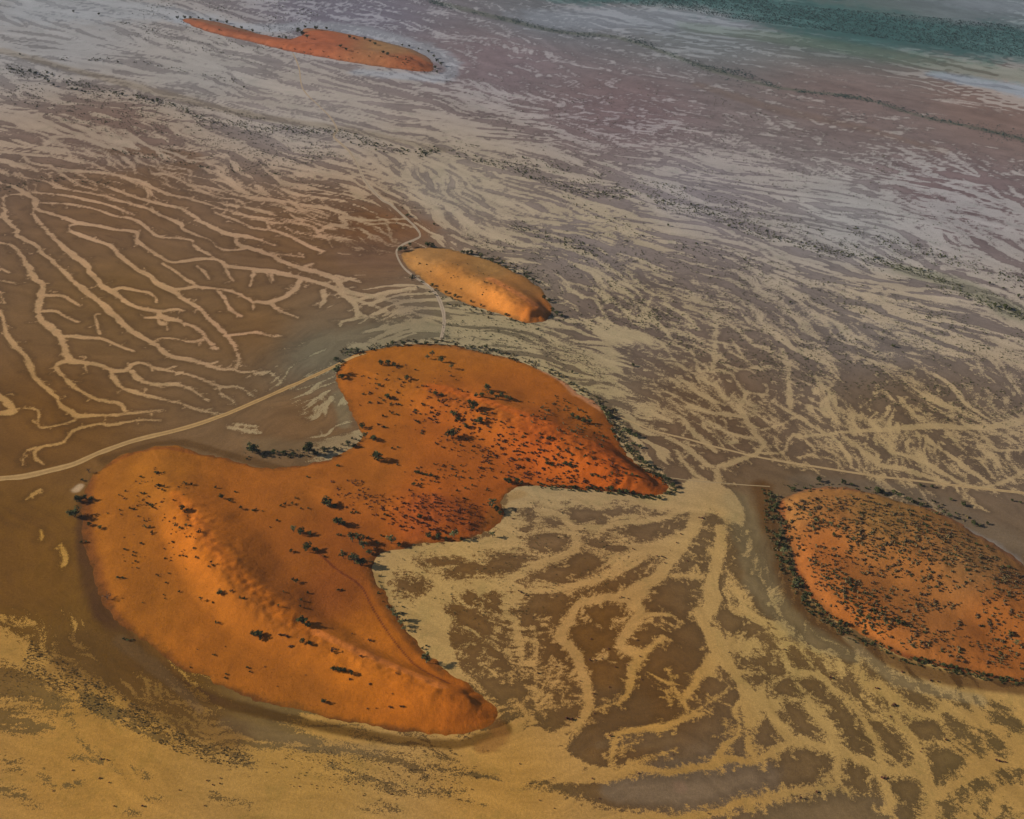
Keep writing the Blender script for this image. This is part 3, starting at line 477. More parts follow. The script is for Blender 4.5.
def dune_h(k, X, Y):
    x, y, h0, w0, R = DC[k]
    s = poly_sd(X, Y, x, y) + 3.0 * (fbm(X * .06, Y * .06, 31 + k, 3) - .5) * 2 + 3.2 * (fbm(X * .22, Y * .22, 41, 3) - .5)
    rim = np.where(s < 0, s * .22, h0 * (1 - np.exp(-np.maximum(s, 0) / w0)))
    tot = np.zeros(X.shape); rough = (fbm(X * .09, Y * .09, 63, 3) - .5) * 1.6 + (fbm(X * .3, Y * .3, 64, 2) - .5) * .9
    for q in R:
        best = np.zeros(X.shape); bd = np.full(X.shape, 1e9); side = np.zeros(X.shape)
        hh = np.zeros(X.shape); ww = np.ones(X.shape)
        for i in range(len(q) - 1):
            ax, ay, bx, by = q[i][0], q[i][1], q[i + 1][0], q[i + 1][1]
            d, t = seg_d(X, Y, ax, ay, bx, by); cross = (bx - ax) * (Y - ay) - (by - ay) * (X - ax)
            hq = q[i][2] * (1 - t) + q[i + 1][2] * t
            lee = cross > 0
            wq = np.where(lee, q[i][4] * (1 - t) + q[i + 1][4] * t, q[i][3] * (1 - t) + q[i + 1][3] * t)
            near = d < bd; bd = np.where(near, d, bd); hh = np.where(near, hq, hh); ww = np.where(near, wq, ww)
        wv = 1 + .25 * (fbm(X * .05, Y * .05, 51, 2) - .5)
        t = np.clip(bd / (ww * wv), 0, 1)
        g = np.where(t < 1, .5 * (1 + np.cos(np.pi * t)), 0)
        tot = np.maximum(tot, hh * g + rough * g ** 2 * np.minimum(hh / 5, 1.2) * (1 - .5 * (hh < 2)))
    fade = sm(-1, 12, s)
    und = 1.3 * (fbm(X * .03, Y * .03, 61, 3) - .5) + .25 * (fbm(X * .14, Y * .14, 62, 2) - .5)
    return rim + (tot + und) * fade, s
def ground_z(X, Y):
    z = np.zeros(np.shape(X))
    for k in range(len(DC)):
        x, y = DC[k][0], DC[k][1]
        mk = (X > x.min() - 5) & (X < x.max() + 5) & (Y > y.min() - 5) & (Y < y.max() + 5)
        if mk.any(): z[mk] = np.maximum(z[mk], dune_h(k, X[mk], Y[mk])[0])
    return z
def seat(u, v):
    """land points under photograph positions, hills included"""
    u = np.atleast_1d(np.asarray(u, float)); v = np.atleast_1d(np.asarray(v, float)); z = np.zeros(len(u))
    for k in range(6):
        d = fw[:, None] + np.outer(rt, (u - 512) / F) - np.outer(up, (v - 409.5) / F); t = (z - CAMZ) / d[2]
        x, y = d[0] * t, d[1] * t; z = .5 * z + .5 * ground_z(x, y)
    return x, y, ground_z(x, y), t / F

# ------------------------------------------------------------------ mesh + material helpers
def grid_obj(name, X, Y, Z, attrs, mat, keep=None, wrap=False):
    n, mm = X.shape; idx = np.arange(n * mm).reshape(n, mm)
    a = idx[:-1, :-1]; b = idx[:-1, 1:]; c = idx[1:, 1:]; d = idx[1:, :-1]
    q = np.stack([a, b, c, d], -1).reshape(-1, 4)
    if wrap: q = np.vstack([q, np.stack([idx[:-1, -1], idx[:-1, 0], idx[1:, 0], idx[1:, -1]], -1)])
    if keep is not None:
        kf = keep.ravel()[q].any(1); q = q[kf]; used = np.unique(q); mp = -np.ones(n * mm, int); mp[used] = np.arange(len(used)); q = mp[q]
    else: used = np.arange(n * mm)
    me = bpy.data.meshes.new(name); me.vertices.add(len(used)); me.loops.add(q.size); me.polygons.add(len(q))
    co = np.stack([X.ravel()[used], Y.ravel()[used], Z.ravel()[used]], 1).astype(np.float32)
    e1 = co[q[0][1]] - co[q[0][0]]; e2 = co[q[0][3]] - co[q[0][0]]
    if np.cross(e1, e2)[2] < 0: q = q[:, ::-1]
    me.vertices.foreach_set('co', co.ravel())
    me.loops.foreach_set('vertex_index', q.ravel().astype(np.int32)); me.polygons.foreach_set('loop_start', np.arange(0, q.size, 4, dtype=np.int32))
    me.update(calc_edges=True); me.polygons.foreach_set('use_smooth', np.ones(len(q), bool))
    for an, v in attrs.items():
        at = me.attributes.new(an, 'FLOAT_VECTOR', 'POINT'); at.data.foreach_set('vector', v.reshape(-1, 3)[used].astype(np.float32).ravel())
    me.materials.append(mat); o = bpy.data.objects.new(name, me); col.objects.link(o); return o
class NT:
    def __init__(s, name):
        s.m = bpy.data.materials.new(name); s.m.use_nodes = True; s.t = s.m.node_tree; s.t.nodes.clear()
        s.out = s.n('ShaderNodeOutputMaterial'); s.b = s.n('ShaderNodeBsdfPrincipled'); s.t.links.new(s.b.outputs[0], s.out.inputs[0])
        s.b.inputs['Roughness'].default_value = 1; s.b.inputs['Specular IOR Level'].default_value = .05
    def n(s, t, **k):
        x = s.t.nodes.new(t)
        for a, v in k.items(): setattr(x, a, v)
        return x
    def put(s, i, v):
        if isinstance(v, bpy.types.NodeSocket): s.t.links.new(v, i)
        elif v is not None: i.default_value = v
    def attr(s, name): return s.n('ShaderNodeAttribute', attribute_name=name).outputs['Vector']
    def sep(s, v):
        x = s.n('ShaderNodeSeparateXYZ'); s.put(x.inputs[0], v); return x.outputs
    def math(s, op, a, b=None, c=None, clamp=False):
        x = s.n('ShaderNodeMath', operation=op, use_clamp=clamp); s.put(x.inputs[0], a); s.put(x.inputs[1], b)
        if c is not None: s.put(x.inputs[2], c)
        return x.outputs[0]
    def vm(s, op, a, b=None, scale=None):
        x = s.n('ShaderNodeVectorMath', operation=op); s.put(x.inputs[0], a)
        if b is not None: s.put(x.inputs[1], b)
        if scale is not None: s.put(x.inputs['Scale'], scale)
        return x.outputs[0]
    def noise(s, vec, sc_, det=3, rough=.55, dist=0):
        x = s.n('ShaderNodeTexNoise'); s.put(x.inputs['Vector'], vec); x.inputs['Scale'].default_value = sc_; x.inputs['Detail'].default_value = det
        x.inputs['Roughness'].default_value = rough; x.inputs['Distortion'].default_value = dist; return x.outputs[0]
    def ramp(s, v, a, b, c=0.0, d=1.0, smooth=True):
        x = s.n('ShaderNodeMapRange', interpolation_type='SMOOTHSTEP' if smooth else 'LINEAR'); s.put(x.inputs[0], v); s.put(x.inputs[1], a); s.put(x.inputs[2], b); s.put(x.inputs[3], c); s.put(x.inputs[4], d); return x.outputs[0]
    def mix(s, f, a, b):
        x = s.n('ShaderNodeMix', data_type='RGBA'); s.put(x.inputs[0], f); s.put(x.inputs[6], a); s.put(x.inputs[7], b); return x.outputs[2]
    def pos(s): return s.n('ShaderNodeNewGeometry').outputs['Position']
    def bump(s, h, st, dist):
        x = s.n('ShaderNodeBump'); x.inputs['Strength'].default_value = st; x.inputs['Distance'].default_value = dist; s.put(x.inputs['Height'], h); s.put(s.b.inputs['Normal'], x.outputs[0])

def land_mat():
    k = NT('mud_and_pale_sediment'); p = k.pos(); fs = k.sep(k.attr('field')); S, fray, r = fs[0], fs[1], fs[2]
    n1 = k.noise(p, .2, 5, .68, .6); n2 = k.noise(p, .6, 4, .7); n3 = k.noise(p, .03, 4, .6); n4 = k.noise(p, 1.6, 2, .6)
    sc_ = k.math('MULTIPLY', fray, k.ramp(r, 400, 2200, 1.0, 1.8, False))
    f = k.math('MULTIPLY', k.math('SUBTRACT', n1, .5), k.math('MULTIPLY', sc_, 4.5))
    f = k.math('ADD', f, k.math('MULTIPLY', k.math('SUBTRACT', n2, .5), k.math('MULTIPLY', sc_, 6.5)))
    f = k.math('ADD', f, k.math('MULTIPLY', k.math('SUBTRACT', n4, .5), k.math('MULTIPLY', sc_, 6.0)))
    Sf = k.math('ADD', S, f)
    soft = k.math('ADD', k.ramp(r, 400, 1300, .8, 1.0, False), k.ramp(r, 1200, 2400, 0, 3.2, False))
    mask = k.ramp(Sf, k.math('MULTIPLY', soft, -1.0), soft)
    bank = k.math('MULTIPLY', k.ramp(Sf, -6, -1, 0, 1), k.ramp(Sf, -1, .2, 1, 0))
    mud = k.vm('SCALE', k.attr('mud'), scale=k.math('SUBTRACT', 1.0, k.math('MULTIPLY', bank, .22)))
    mud = k.vm('SCALE', mud, scale=k.ramp(n3, .3, .7, .9, 1.1, False))
    sand = k.vm('SCALE', k.attr('sand'), scale=k.ramp(n3, .3, .7, .95, 1.06, False))
    ol = k.math('MULTIPLY', k.ramp(k.noise(p, .045, 6, .7, 1.2), .5, .68), .75)
    sand = k.mix(ol, sand, k.vm('MULTIPLY', sand, (.80, .85, .82)))
    rd = k.math('MULTIPLY', k.ramp(k.noise(p, .018, 5, .65, .8), .48, .66), .6)
    mud = k.mix(rd, mud, k.vm('MULTIPLY', mud, (.84, .84, .86)))
    c = k.mix(mask, mud, sand)
    c = k.vm('SCALE', c, scale=k.ramp(n2, .25, .75, .80, 1.2, False))
    c = k.vm('SCALE', c, scale=k.ramp(n4, .25, .75, .82, 1.18, False))
    # pale flecks of dry crust on the mud
    fl = k.math('MULTIPLY', k.ramp(k.noise(p, .35, 4, .75), .66, .74), .25)
    c = k.mix(k.math('MULTIPLY', fl, k.math('SUBTRACT', 1.0, mask)), c, k.attr('sand'))
    k.put(k.b.inputs['Base Color'], c)
    k.bump(k.math('ADD', n2, k.math('MULTIPLY', n4, .5)), .5, .35)
    return k.m
def dune_mat():
    k = NT('orange_sand'); p = k.pos(); fs = k.sep(k.attr('field')); s = fs[0]
    n1 = k.noise(p, .07, 4, .6); n2 = k.noise(p, .5, 4, .65); n3 = k.noise(p, 1.8, 3, .65)
    n0 = k.noise(p, .022, 5, .65)
    foot = k.ramp(k.math('ADD', s, k.math('MULTIPLY', k.math('SUBTRACT', k.noise(p, .16, 5, .7), .5), 16.0)), -1.0, 5.0)
    c = k.mix(foot, k.vm('MULTIPLY', k.attr('mud'), (.62, .70, .85)), k.attr('mud')); c = k.vm('SCALE', c, scale=k.ramp(n0, .3, .7, .88, 1.12, False))
    sp = k.math('MULTIPLY', k.ramp(k.noise(p, .9, 3, .7), .6, .7), .5); c = k.vm('SCALE', c, scale=k.math('SUBTRACT', 1.0, sp))
    c = k.vm('SCALE', c, scale=k.ramp(n1, .3, .7, .9, 1.1, False)); c = k.vm('SCALE', c, scale=k.ramp(n2, .25, .75, .88, 1.12, False)); c = k.vm('SCALE', c, scale=k.ramp(n3, .25, .75, .80, 1.18, False))
    k.put(k.b.inputs['Base Color'], c)
    k.bump(k.math('ADD', k.math('MULTIPLY', n2, 1.0), k.math('MULTIPLY', n3, .4)), .5, .6)
    return k.m
M_LAND = land_mat(); M_DUNE = dune_mat()

# ------------------------------------------------------------------ the plain: one sheet out past the horizon, finest where the land is near
az = np.concatenate([np.radians(np.arange(-180, -46, 4.0)), np.radians(np.arange(-46, 46.01, .068)), np.radians(np.arange(50, 180, 4.0))])
dep = np.radians(np.concatenate([np.arange(57, 8.2, -.056)]))
rr = np.concatenate([[1, 60, 120, 180, 230, 265], CAMZ / np.tan(dep), np.array([3400, 3800, 4500, 6000, 9000, 15000, 30000, 60000, 90000])])
A, R = np.meshgrid(az, rr); X = R * np.sin(A); Y = R * np.cos(A)
E, FRAY, MUD, SAND = fields(X, Y)
grid_obj('ground', X, Y, np.zeros(X.shape), {'field': np.stack([E, FRAY, R], -1), 'mud': MUD, 'sand': SAND}, M_LAND, wrap=True)['kind'] = 'structure'
del A, MUD, SAND

# ------------------------------------------------------------------ dunes
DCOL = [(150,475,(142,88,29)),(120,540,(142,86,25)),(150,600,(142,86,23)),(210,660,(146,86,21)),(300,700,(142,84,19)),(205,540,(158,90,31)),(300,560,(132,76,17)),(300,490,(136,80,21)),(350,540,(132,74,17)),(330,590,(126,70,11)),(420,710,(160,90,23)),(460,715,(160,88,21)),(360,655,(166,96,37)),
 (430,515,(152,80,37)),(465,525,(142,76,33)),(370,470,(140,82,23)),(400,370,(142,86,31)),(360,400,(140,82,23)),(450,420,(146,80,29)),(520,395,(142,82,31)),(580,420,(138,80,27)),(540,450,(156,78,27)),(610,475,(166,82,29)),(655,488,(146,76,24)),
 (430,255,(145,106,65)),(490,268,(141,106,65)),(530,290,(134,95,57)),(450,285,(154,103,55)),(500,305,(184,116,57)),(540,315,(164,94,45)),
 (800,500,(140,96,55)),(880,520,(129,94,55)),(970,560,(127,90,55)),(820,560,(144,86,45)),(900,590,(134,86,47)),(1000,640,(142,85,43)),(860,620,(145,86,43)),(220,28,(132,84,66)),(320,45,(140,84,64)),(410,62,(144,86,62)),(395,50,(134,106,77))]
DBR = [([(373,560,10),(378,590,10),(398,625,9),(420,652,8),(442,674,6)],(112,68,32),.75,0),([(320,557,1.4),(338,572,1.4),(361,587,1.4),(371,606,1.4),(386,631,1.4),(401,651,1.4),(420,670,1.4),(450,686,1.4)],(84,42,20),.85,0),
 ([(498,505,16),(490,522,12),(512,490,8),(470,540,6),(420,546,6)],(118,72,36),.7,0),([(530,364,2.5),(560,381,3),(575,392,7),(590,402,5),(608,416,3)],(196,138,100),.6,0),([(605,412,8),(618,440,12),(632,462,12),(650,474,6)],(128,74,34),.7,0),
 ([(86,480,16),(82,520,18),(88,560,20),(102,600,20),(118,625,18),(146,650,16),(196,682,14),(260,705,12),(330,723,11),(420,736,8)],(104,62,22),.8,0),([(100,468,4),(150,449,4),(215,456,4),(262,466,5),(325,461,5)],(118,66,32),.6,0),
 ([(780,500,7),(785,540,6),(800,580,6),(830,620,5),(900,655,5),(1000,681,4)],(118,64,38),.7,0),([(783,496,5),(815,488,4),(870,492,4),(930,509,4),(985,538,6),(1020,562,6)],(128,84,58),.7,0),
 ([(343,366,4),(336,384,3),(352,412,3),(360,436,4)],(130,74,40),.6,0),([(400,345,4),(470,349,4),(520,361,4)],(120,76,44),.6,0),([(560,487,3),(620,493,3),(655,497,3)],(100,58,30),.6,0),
 ([(176,500,10),(194,525,12),(210,552,13),(233,578,14),(258,602,14),(288,624,14),(318,641,12)],(186,102,46),.4,0),([(318,641,8),(345,654,8),(372,664,8),(402,676,9),(440,692,10)],(204,118,56),.7,0),([(430,394,8),(470,404,8),(520,424,9),(570,445,9),(620,468,8)],(176,88,44),.5,0),([(490,285,6),(515,299,7),(538,312,6)],(206,124,72),.5,0),  # pale loose sand along the crests, with sunlit brightness put into the colour
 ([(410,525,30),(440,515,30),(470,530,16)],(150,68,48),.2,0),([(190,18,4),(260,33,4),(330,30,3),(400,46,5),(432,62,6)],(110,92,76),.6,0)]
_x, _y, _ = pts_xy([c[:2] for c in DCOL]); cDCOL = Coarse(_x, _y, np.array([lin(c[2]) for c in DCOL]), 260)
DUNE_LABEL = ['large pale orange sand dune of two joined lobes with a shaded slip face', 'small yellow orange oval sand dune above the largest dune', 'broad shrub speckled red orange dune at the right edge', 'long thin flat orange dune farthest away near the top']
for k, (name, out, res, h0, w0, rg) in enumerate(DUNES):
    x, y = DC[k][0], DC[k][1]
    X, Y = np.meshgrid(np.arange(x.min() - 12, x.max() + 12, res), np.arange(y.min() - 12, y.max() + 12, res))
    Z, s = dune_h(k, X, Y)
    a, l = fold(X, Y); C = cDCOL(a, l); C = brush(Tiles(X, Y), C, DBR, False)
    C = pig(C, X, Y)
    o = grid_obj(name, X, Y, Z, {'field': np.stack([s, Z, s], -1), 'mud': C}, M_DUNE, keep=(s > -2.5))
    o['kind'] = 'structure'; o['label'] = DUNE_LABEL[k]

def build_haze():
    bm = bmesh.new(); bmesh.ops.create_cube(bm, size=1)
    me = bpy.data.meshes.new('haze'); bmesh.ops.scale(bm, vec=(190000, 190000, CAMZ + 12), verts=bm.verts)
    bmesh.ops.translate(bm, vec=(0, 0, (CAMZ + 12) / 2 - 4), verts=bm.verts); bm.to_mesh(me); bm.free()
    o = bpy.data.objects.new('haze', me); col.objects.link(o); o['kind'] = 'stuff'
    o['label'] = 'thin pale bluish dust haze filling the air over the whole plain'; o['category'] = 'haze'
    mt = bpy.data.materials.new('haze_air'); mt.use_nodes = True; t = mt.node_tree; t.nodes.clear()
    v = t.nodes.new('ShaderNodeVolumePrincipled'); v.inputs['Color'].default_value = (.62, .72, .95, 1); v.inputs['Density'].default_value = HAZE_DENS
    v.inputs['Anisotropy'].default_value = 0.1
    t.links.new(v.outputs[0], t.nodes.new('ShaderNodeOutputMaterial').inputs['Volume']); me.materials.append(mt)
build_haze()
# ------------------------------------------------------------------ dirt tracks
def track_mat():
    k = NT('pale_packed_dirt'); p = k.pos(); n = k.noise(p, .3, 4, .6); n2 = k.noise(p, 1.5, 3, .6)
    c = k.vm('SCALE', k.attr('mud'), scale=k.ramp(n, .3, .7, .88, 1.1, False)); c = k.vm('SCALE', c, scale=k.ramp(n2, .3, .7, .9, 1.1, False))
    k.put(k.b.inputs['Base Color'], c); return k.m
M_TRACK = track_mat()
def track(pts, c, label):
    P = cr(np.array(pts, float), 10); x, y, mpp = un(P[:, 0], P[:, 1]); w = real_w(P[:, 0], P[:, 1], x, y, mpp, P[:, 2]) * .5
    dx, dy = np.gradient(x), np.gradient(y); q = np.hypot(dx, dy) + 1e-9; nx, ny = -dy / q, dx / q
    s = np.cumsum(np.hypot(np.diff(x, prepend=x[0]), np.diff(y, prepend=y[0])))
    off = []
    prof = [(-1, 0, 1.0), (-.62, 1, 1.12), (-.25, 1, .86), (.25, 1, .9), (.62, 1, 1.12), (1, 0, 1.0)]
    X = []; Y = []; C = []
    for t, inner, b in prof:
        ww = w * (t + (0 if inner else .35 * (vn(s * .12, s * 0 + t * 9, 5) - .5)))
        X.append(x + nx * ww); Y.append(y + ny * ww); C.append(pig(np.ones((len(x), 1)) * lin(c) * b, X[-1], Y[-1]))
    X = np.array(X).T; Y = np.array(Y).T; C = np.array(C).transpose(1, 0, 2)
    Z = np.maximum(ground_z(X, Y), 0) + .04
    o = grid_obj('dirt_track', X, Y, Z, {'mud': C}, M_TRACK); o['kind'] = 'structure'; o['label'] = label
track([(-60,484,4.67),(0,478.5,4.67),(25,476,4.67),(50,470.5,4.25),(75,463.5,4.25),(100,452.5,4.25),(125,443.5,4.25),(150,436.5,3.82),(175,430.5,3.82),(200,423.5,3.82),(225,414.5,3.40),(256,401.5,3.40),(281,390.5,3.23),(306,379.5,3.06),(331,368,2.72),(351,358,2.55),(366,354,1.70)], (156,124,82), 'wide pale dirt track curving past the big dune from the left edge')
track([(441,340,3),(444,322,3.4),(442,307,3.4),(436,294,3),(428,286,2.4),(415,277,2),(404,268,1.8),(398,258,1.8),(397,250,1.8),(404,244,2),(414,240,2),(420,236,2),(417,229,2),(408,220,2),(391,205,2),(381,199,2.1),(366,182,2.2),(356,162,2.2),(348,150,2.2),(334,137,2),(337,130,1.8),(331,118,1.2),(318,105,.8),(303,89,1.2),(299,68,1.2),(293,53,1)], (150,132,112), 'thin pale track running far up the plain past the small dune')
track([(612,414,0.99),(632,422,1.12),(652,430,1.24),(687,439,1.36),(724,449,1.49),(768,459,1.61),(818,467,1.74),(868,475,1.74),(918,481,1.86),(968,487,1.98),(1024,493,2.11),(1090,499,2.11)], (156,130,94), 'pale straight track above the right hand dune')
track([(665,477,0.77),(694,481,0.91),(717,482.5,0.91),(745,485,0.77),(770,486.5,0.70)], (146,124,92), 'faint narrow track between the two dunes on the right')

# ------------------------------------------------------------------ vegetation
rng = np.random.default_rng(11)
def leaf_mat(name, c1, c2):
    k = NT(name); n = k.noise(k.pos(), .8, 3, .6); oi = k.n('ShaderNodeObjectInfo').outputs['Random']
    c = k.mix(k.ramp(n, .35, .65), (*c1, 1), (*c2, 1)); c = k.vm('SCALE', c, scale=k.ramp(oi, 0, 1, .75, 1.3, False)); k.put(k.b.inputs['Base Color'], c)
    k.b.inputs['Roughness'].default_value = .75; return k.m
M_DARK = leaf_mat('dark_olive_leaves', (.048, .056, .018), (.100, .110, .040))
M_GREY = leaf_mat('grey_green_leaves', (.100, .115, .045), (.185, .190, .085))
M_DRY = leaf_mat('dry_brown_twigs', (.080, .050, .030), (.140, .085, .048))
M_RED = leaf_mat('dry_reddish_scrub', (.090, .036, .026), (.150, .060, .038))
M_OLIVE = leaf_mat('dusty_olive_scrub', (.125, .095, .042), (.210, .160, .075))
M_FAR = leaf_mat('far_blue_green_canopy', (.030, .065, .060), (.075, .120, .110))
M_BARK = leaf_mat('grey_brown_bark', (.055, .045, .038), (.120, .100, .085))
def leaves(centres, rads, n, size):
    V = []; Fc = []
    for c, r_ in zip(centres, rads):
        for i in range(n):
            d = rng.normal(size=3); d /= np.linalg.norm(d); p = np.array(c) + d * r_ * rng.random() ** .4 * np.array([1, 1, .7])
            a = rng.normal(size=3); a /= np.linalg.norm(a); b = np.cross(a, rng.normal(size=3)); b /= np.linalg.norm(b) + 1e-9
            s = size * rng.uniform(.6, 1.3); k = len(V)
            V += [p - a * s - b * s * .5, p + a * s * .3 - b * s * .7, p + a * s + b * s * .4, p - a * s * .3 + b * s * .7]; Fc.append((k, k + 1, k + 2, k + 3))
    return V, Fc
def mk(name, V, Fc, mat):
    me = bpy.data.meshes.new(name); me.from_pydata([tuple(v) for v in V], [], Fc); me.update(); me.materials.append(mat); return me
def limb(V, Fc, a, b, ra, rb, n=5):
    a = np.array(a, float); b = np.array(b, float); d = (b - a) / np.linalg.norm(b - a); u = np.cross(d, (0.3, .9, .1)); u /= np.linalg.norm(u); w = np.cross(d, u); k = len(V)
    for p, r_ in ((a, ra), (b, rb)):
        for i in range(n): t = 2 * math.pi * i / n; V.append(p + (u * math.cos(t) + w * math.sin(t)) * r_)
    for i in range(n): Fc.append((k + i, k + (i + 1) % n, k + n + (i + 1) % n, k + n + i))
    Fc.append(tuple(k + n + i for i in range(n)))
def tree_meshes(kind, seed):
    global rng
    rng = np.random.default_rng(seed)
    nc = {'bushy': 11, 'spreading': 9, 'spindly': 6, 'bare': 7}[kind]; C = []; Rr = []
    for i in range(nc):
        t = 2.4 * i + rng.uniform(-.4, .4); rad_ = math.sqrt((i + .3) / nc) * (.72 if kind != 'spindly' else .5)
        C.append((rad_ * math.cos(t), rad_ * math.sin(t), {'bushy': 1.15, 'spreading': 1.45, 'spindly': 1.6, 'bare': 1.2}[kind] + rng.uniform(-.38, .34) - .25 * rad_)); Rr.append(rng.uniform(.26, .42))
    V, Fc = leaves(C, Rr, {'bushy': 26, 'spreading': 22, 'spindly': 16, 'bare': 5}[kind], .13)
    if kind == 'bushy': 
        v2, f2 = leaves([(rng.uniform(-.5, .5), rng.uniform(-.5, .5), .55) for _ in range(4)], [.35] * 4, 16, .12); o = len(V); V += v2; Fc += [tuple(i + o for i in f) for f in f2]
    crown = mk('crown', V, Fc, {'bushy': M_DARK, 'spreading': M_GREY, 'spindly': M_DARK, 'bare': M_DRY}[kind])
    V, Fc = [], []
    fork = np.array((rng.uniform(-.08, .08), rng.uniform(-.08, .08), .5)); limb(V, Fc, (0, 0, -.12), fork, .085, .06)
    for c in C: 
        mid = fork * .45 + np.array(c) * .55 + rng.uniform(-.07, .07, 3); limb(V, Fc, fork, mid, .05, .03); limb(V, Fc, mid, c, .03, .012)
    return crown, mk('trunk', V, Fc, M_BARK)
TREES = {k: [tree_meshes(k, 100 + i * 7 + j) for j in range(3)] for i, k in enumerate(('bushy', 'spreading', 'spindly', 'bare'))}
def shrub_mesh(seed, mat, n=5, lv=9, size=.2):
    global rng
    rng = np.random.default_rng(seed)
    C = [(rng.uniform(-.55, .55), rng.uniform(-.55, .55), rng.uniform(.3, .75)) for _ in range(n)]
    V, Fc = leaves(C, [.38] * n, lv, size)
    for c in C[:3]: limb(V, Fc, (0, 0, -.1), c, .05, .02, 3)
    return mk('shrub', V, Fc, mat)
SHR = {'dark': [shrub_mesh(200 + i, M_DARK) for i in range(3)], 'olive': [shrub_mesh(210 + i, M_OLIVE) for i in range(3)], 'red': [shrub_mesh(220 + i, M_RED) for i in range(3)], 'dry': [shrub_mesh(230 + i, M_DRY) for i in range(3)]}
LOW = {k: shrub_mesh(300 + i, v, 5, 6, .34) for i, (k, v) in enumerate((('dark', M_DARK), ('olive', M_OLIVE), ('red', M_RED), ('dry', M_DRY)))}

ORD = 'first second third fourth fifth sixth seventh eighth ninth tenth eleventh twelfth thirteenth fourteenth fifteenth sixteenth seventeenth eighteenth nineteenth twentieth'.split()
LOOK = {'bushy': 'dark bushy tree', 'spreading': 'grey green tree', 'spindly': 'dark thin tree', 'bare': 'bare brown tree'}
def plant_tree(x, y, z, R, kind, label, group, seed):
    r_ = random.Random(seed); cm, tm = TREES[kind][r_.randrange(3)]
    e = bpy.data.objects.new('tree', None); e.empty_display_size = 1; col.objects.link(e); e.location = (x, y, z - .05)
    e.rotation_euler.z = r_.uniform(0, 6.28); s = R; e.scale = (s * r_.uniform(.9, 1.15), s * r_.uniform(.9, 1.1), s * r_.uniform(.85, 1.15))
    e['label'] = label; e['category'] = 'tree'; e['group'] = group
    for nm, me in (('trunk', tm), ('crown', cm)):
        o = bpy.data.objects.new(nm, me); col.objects.link(o); o.parent = e
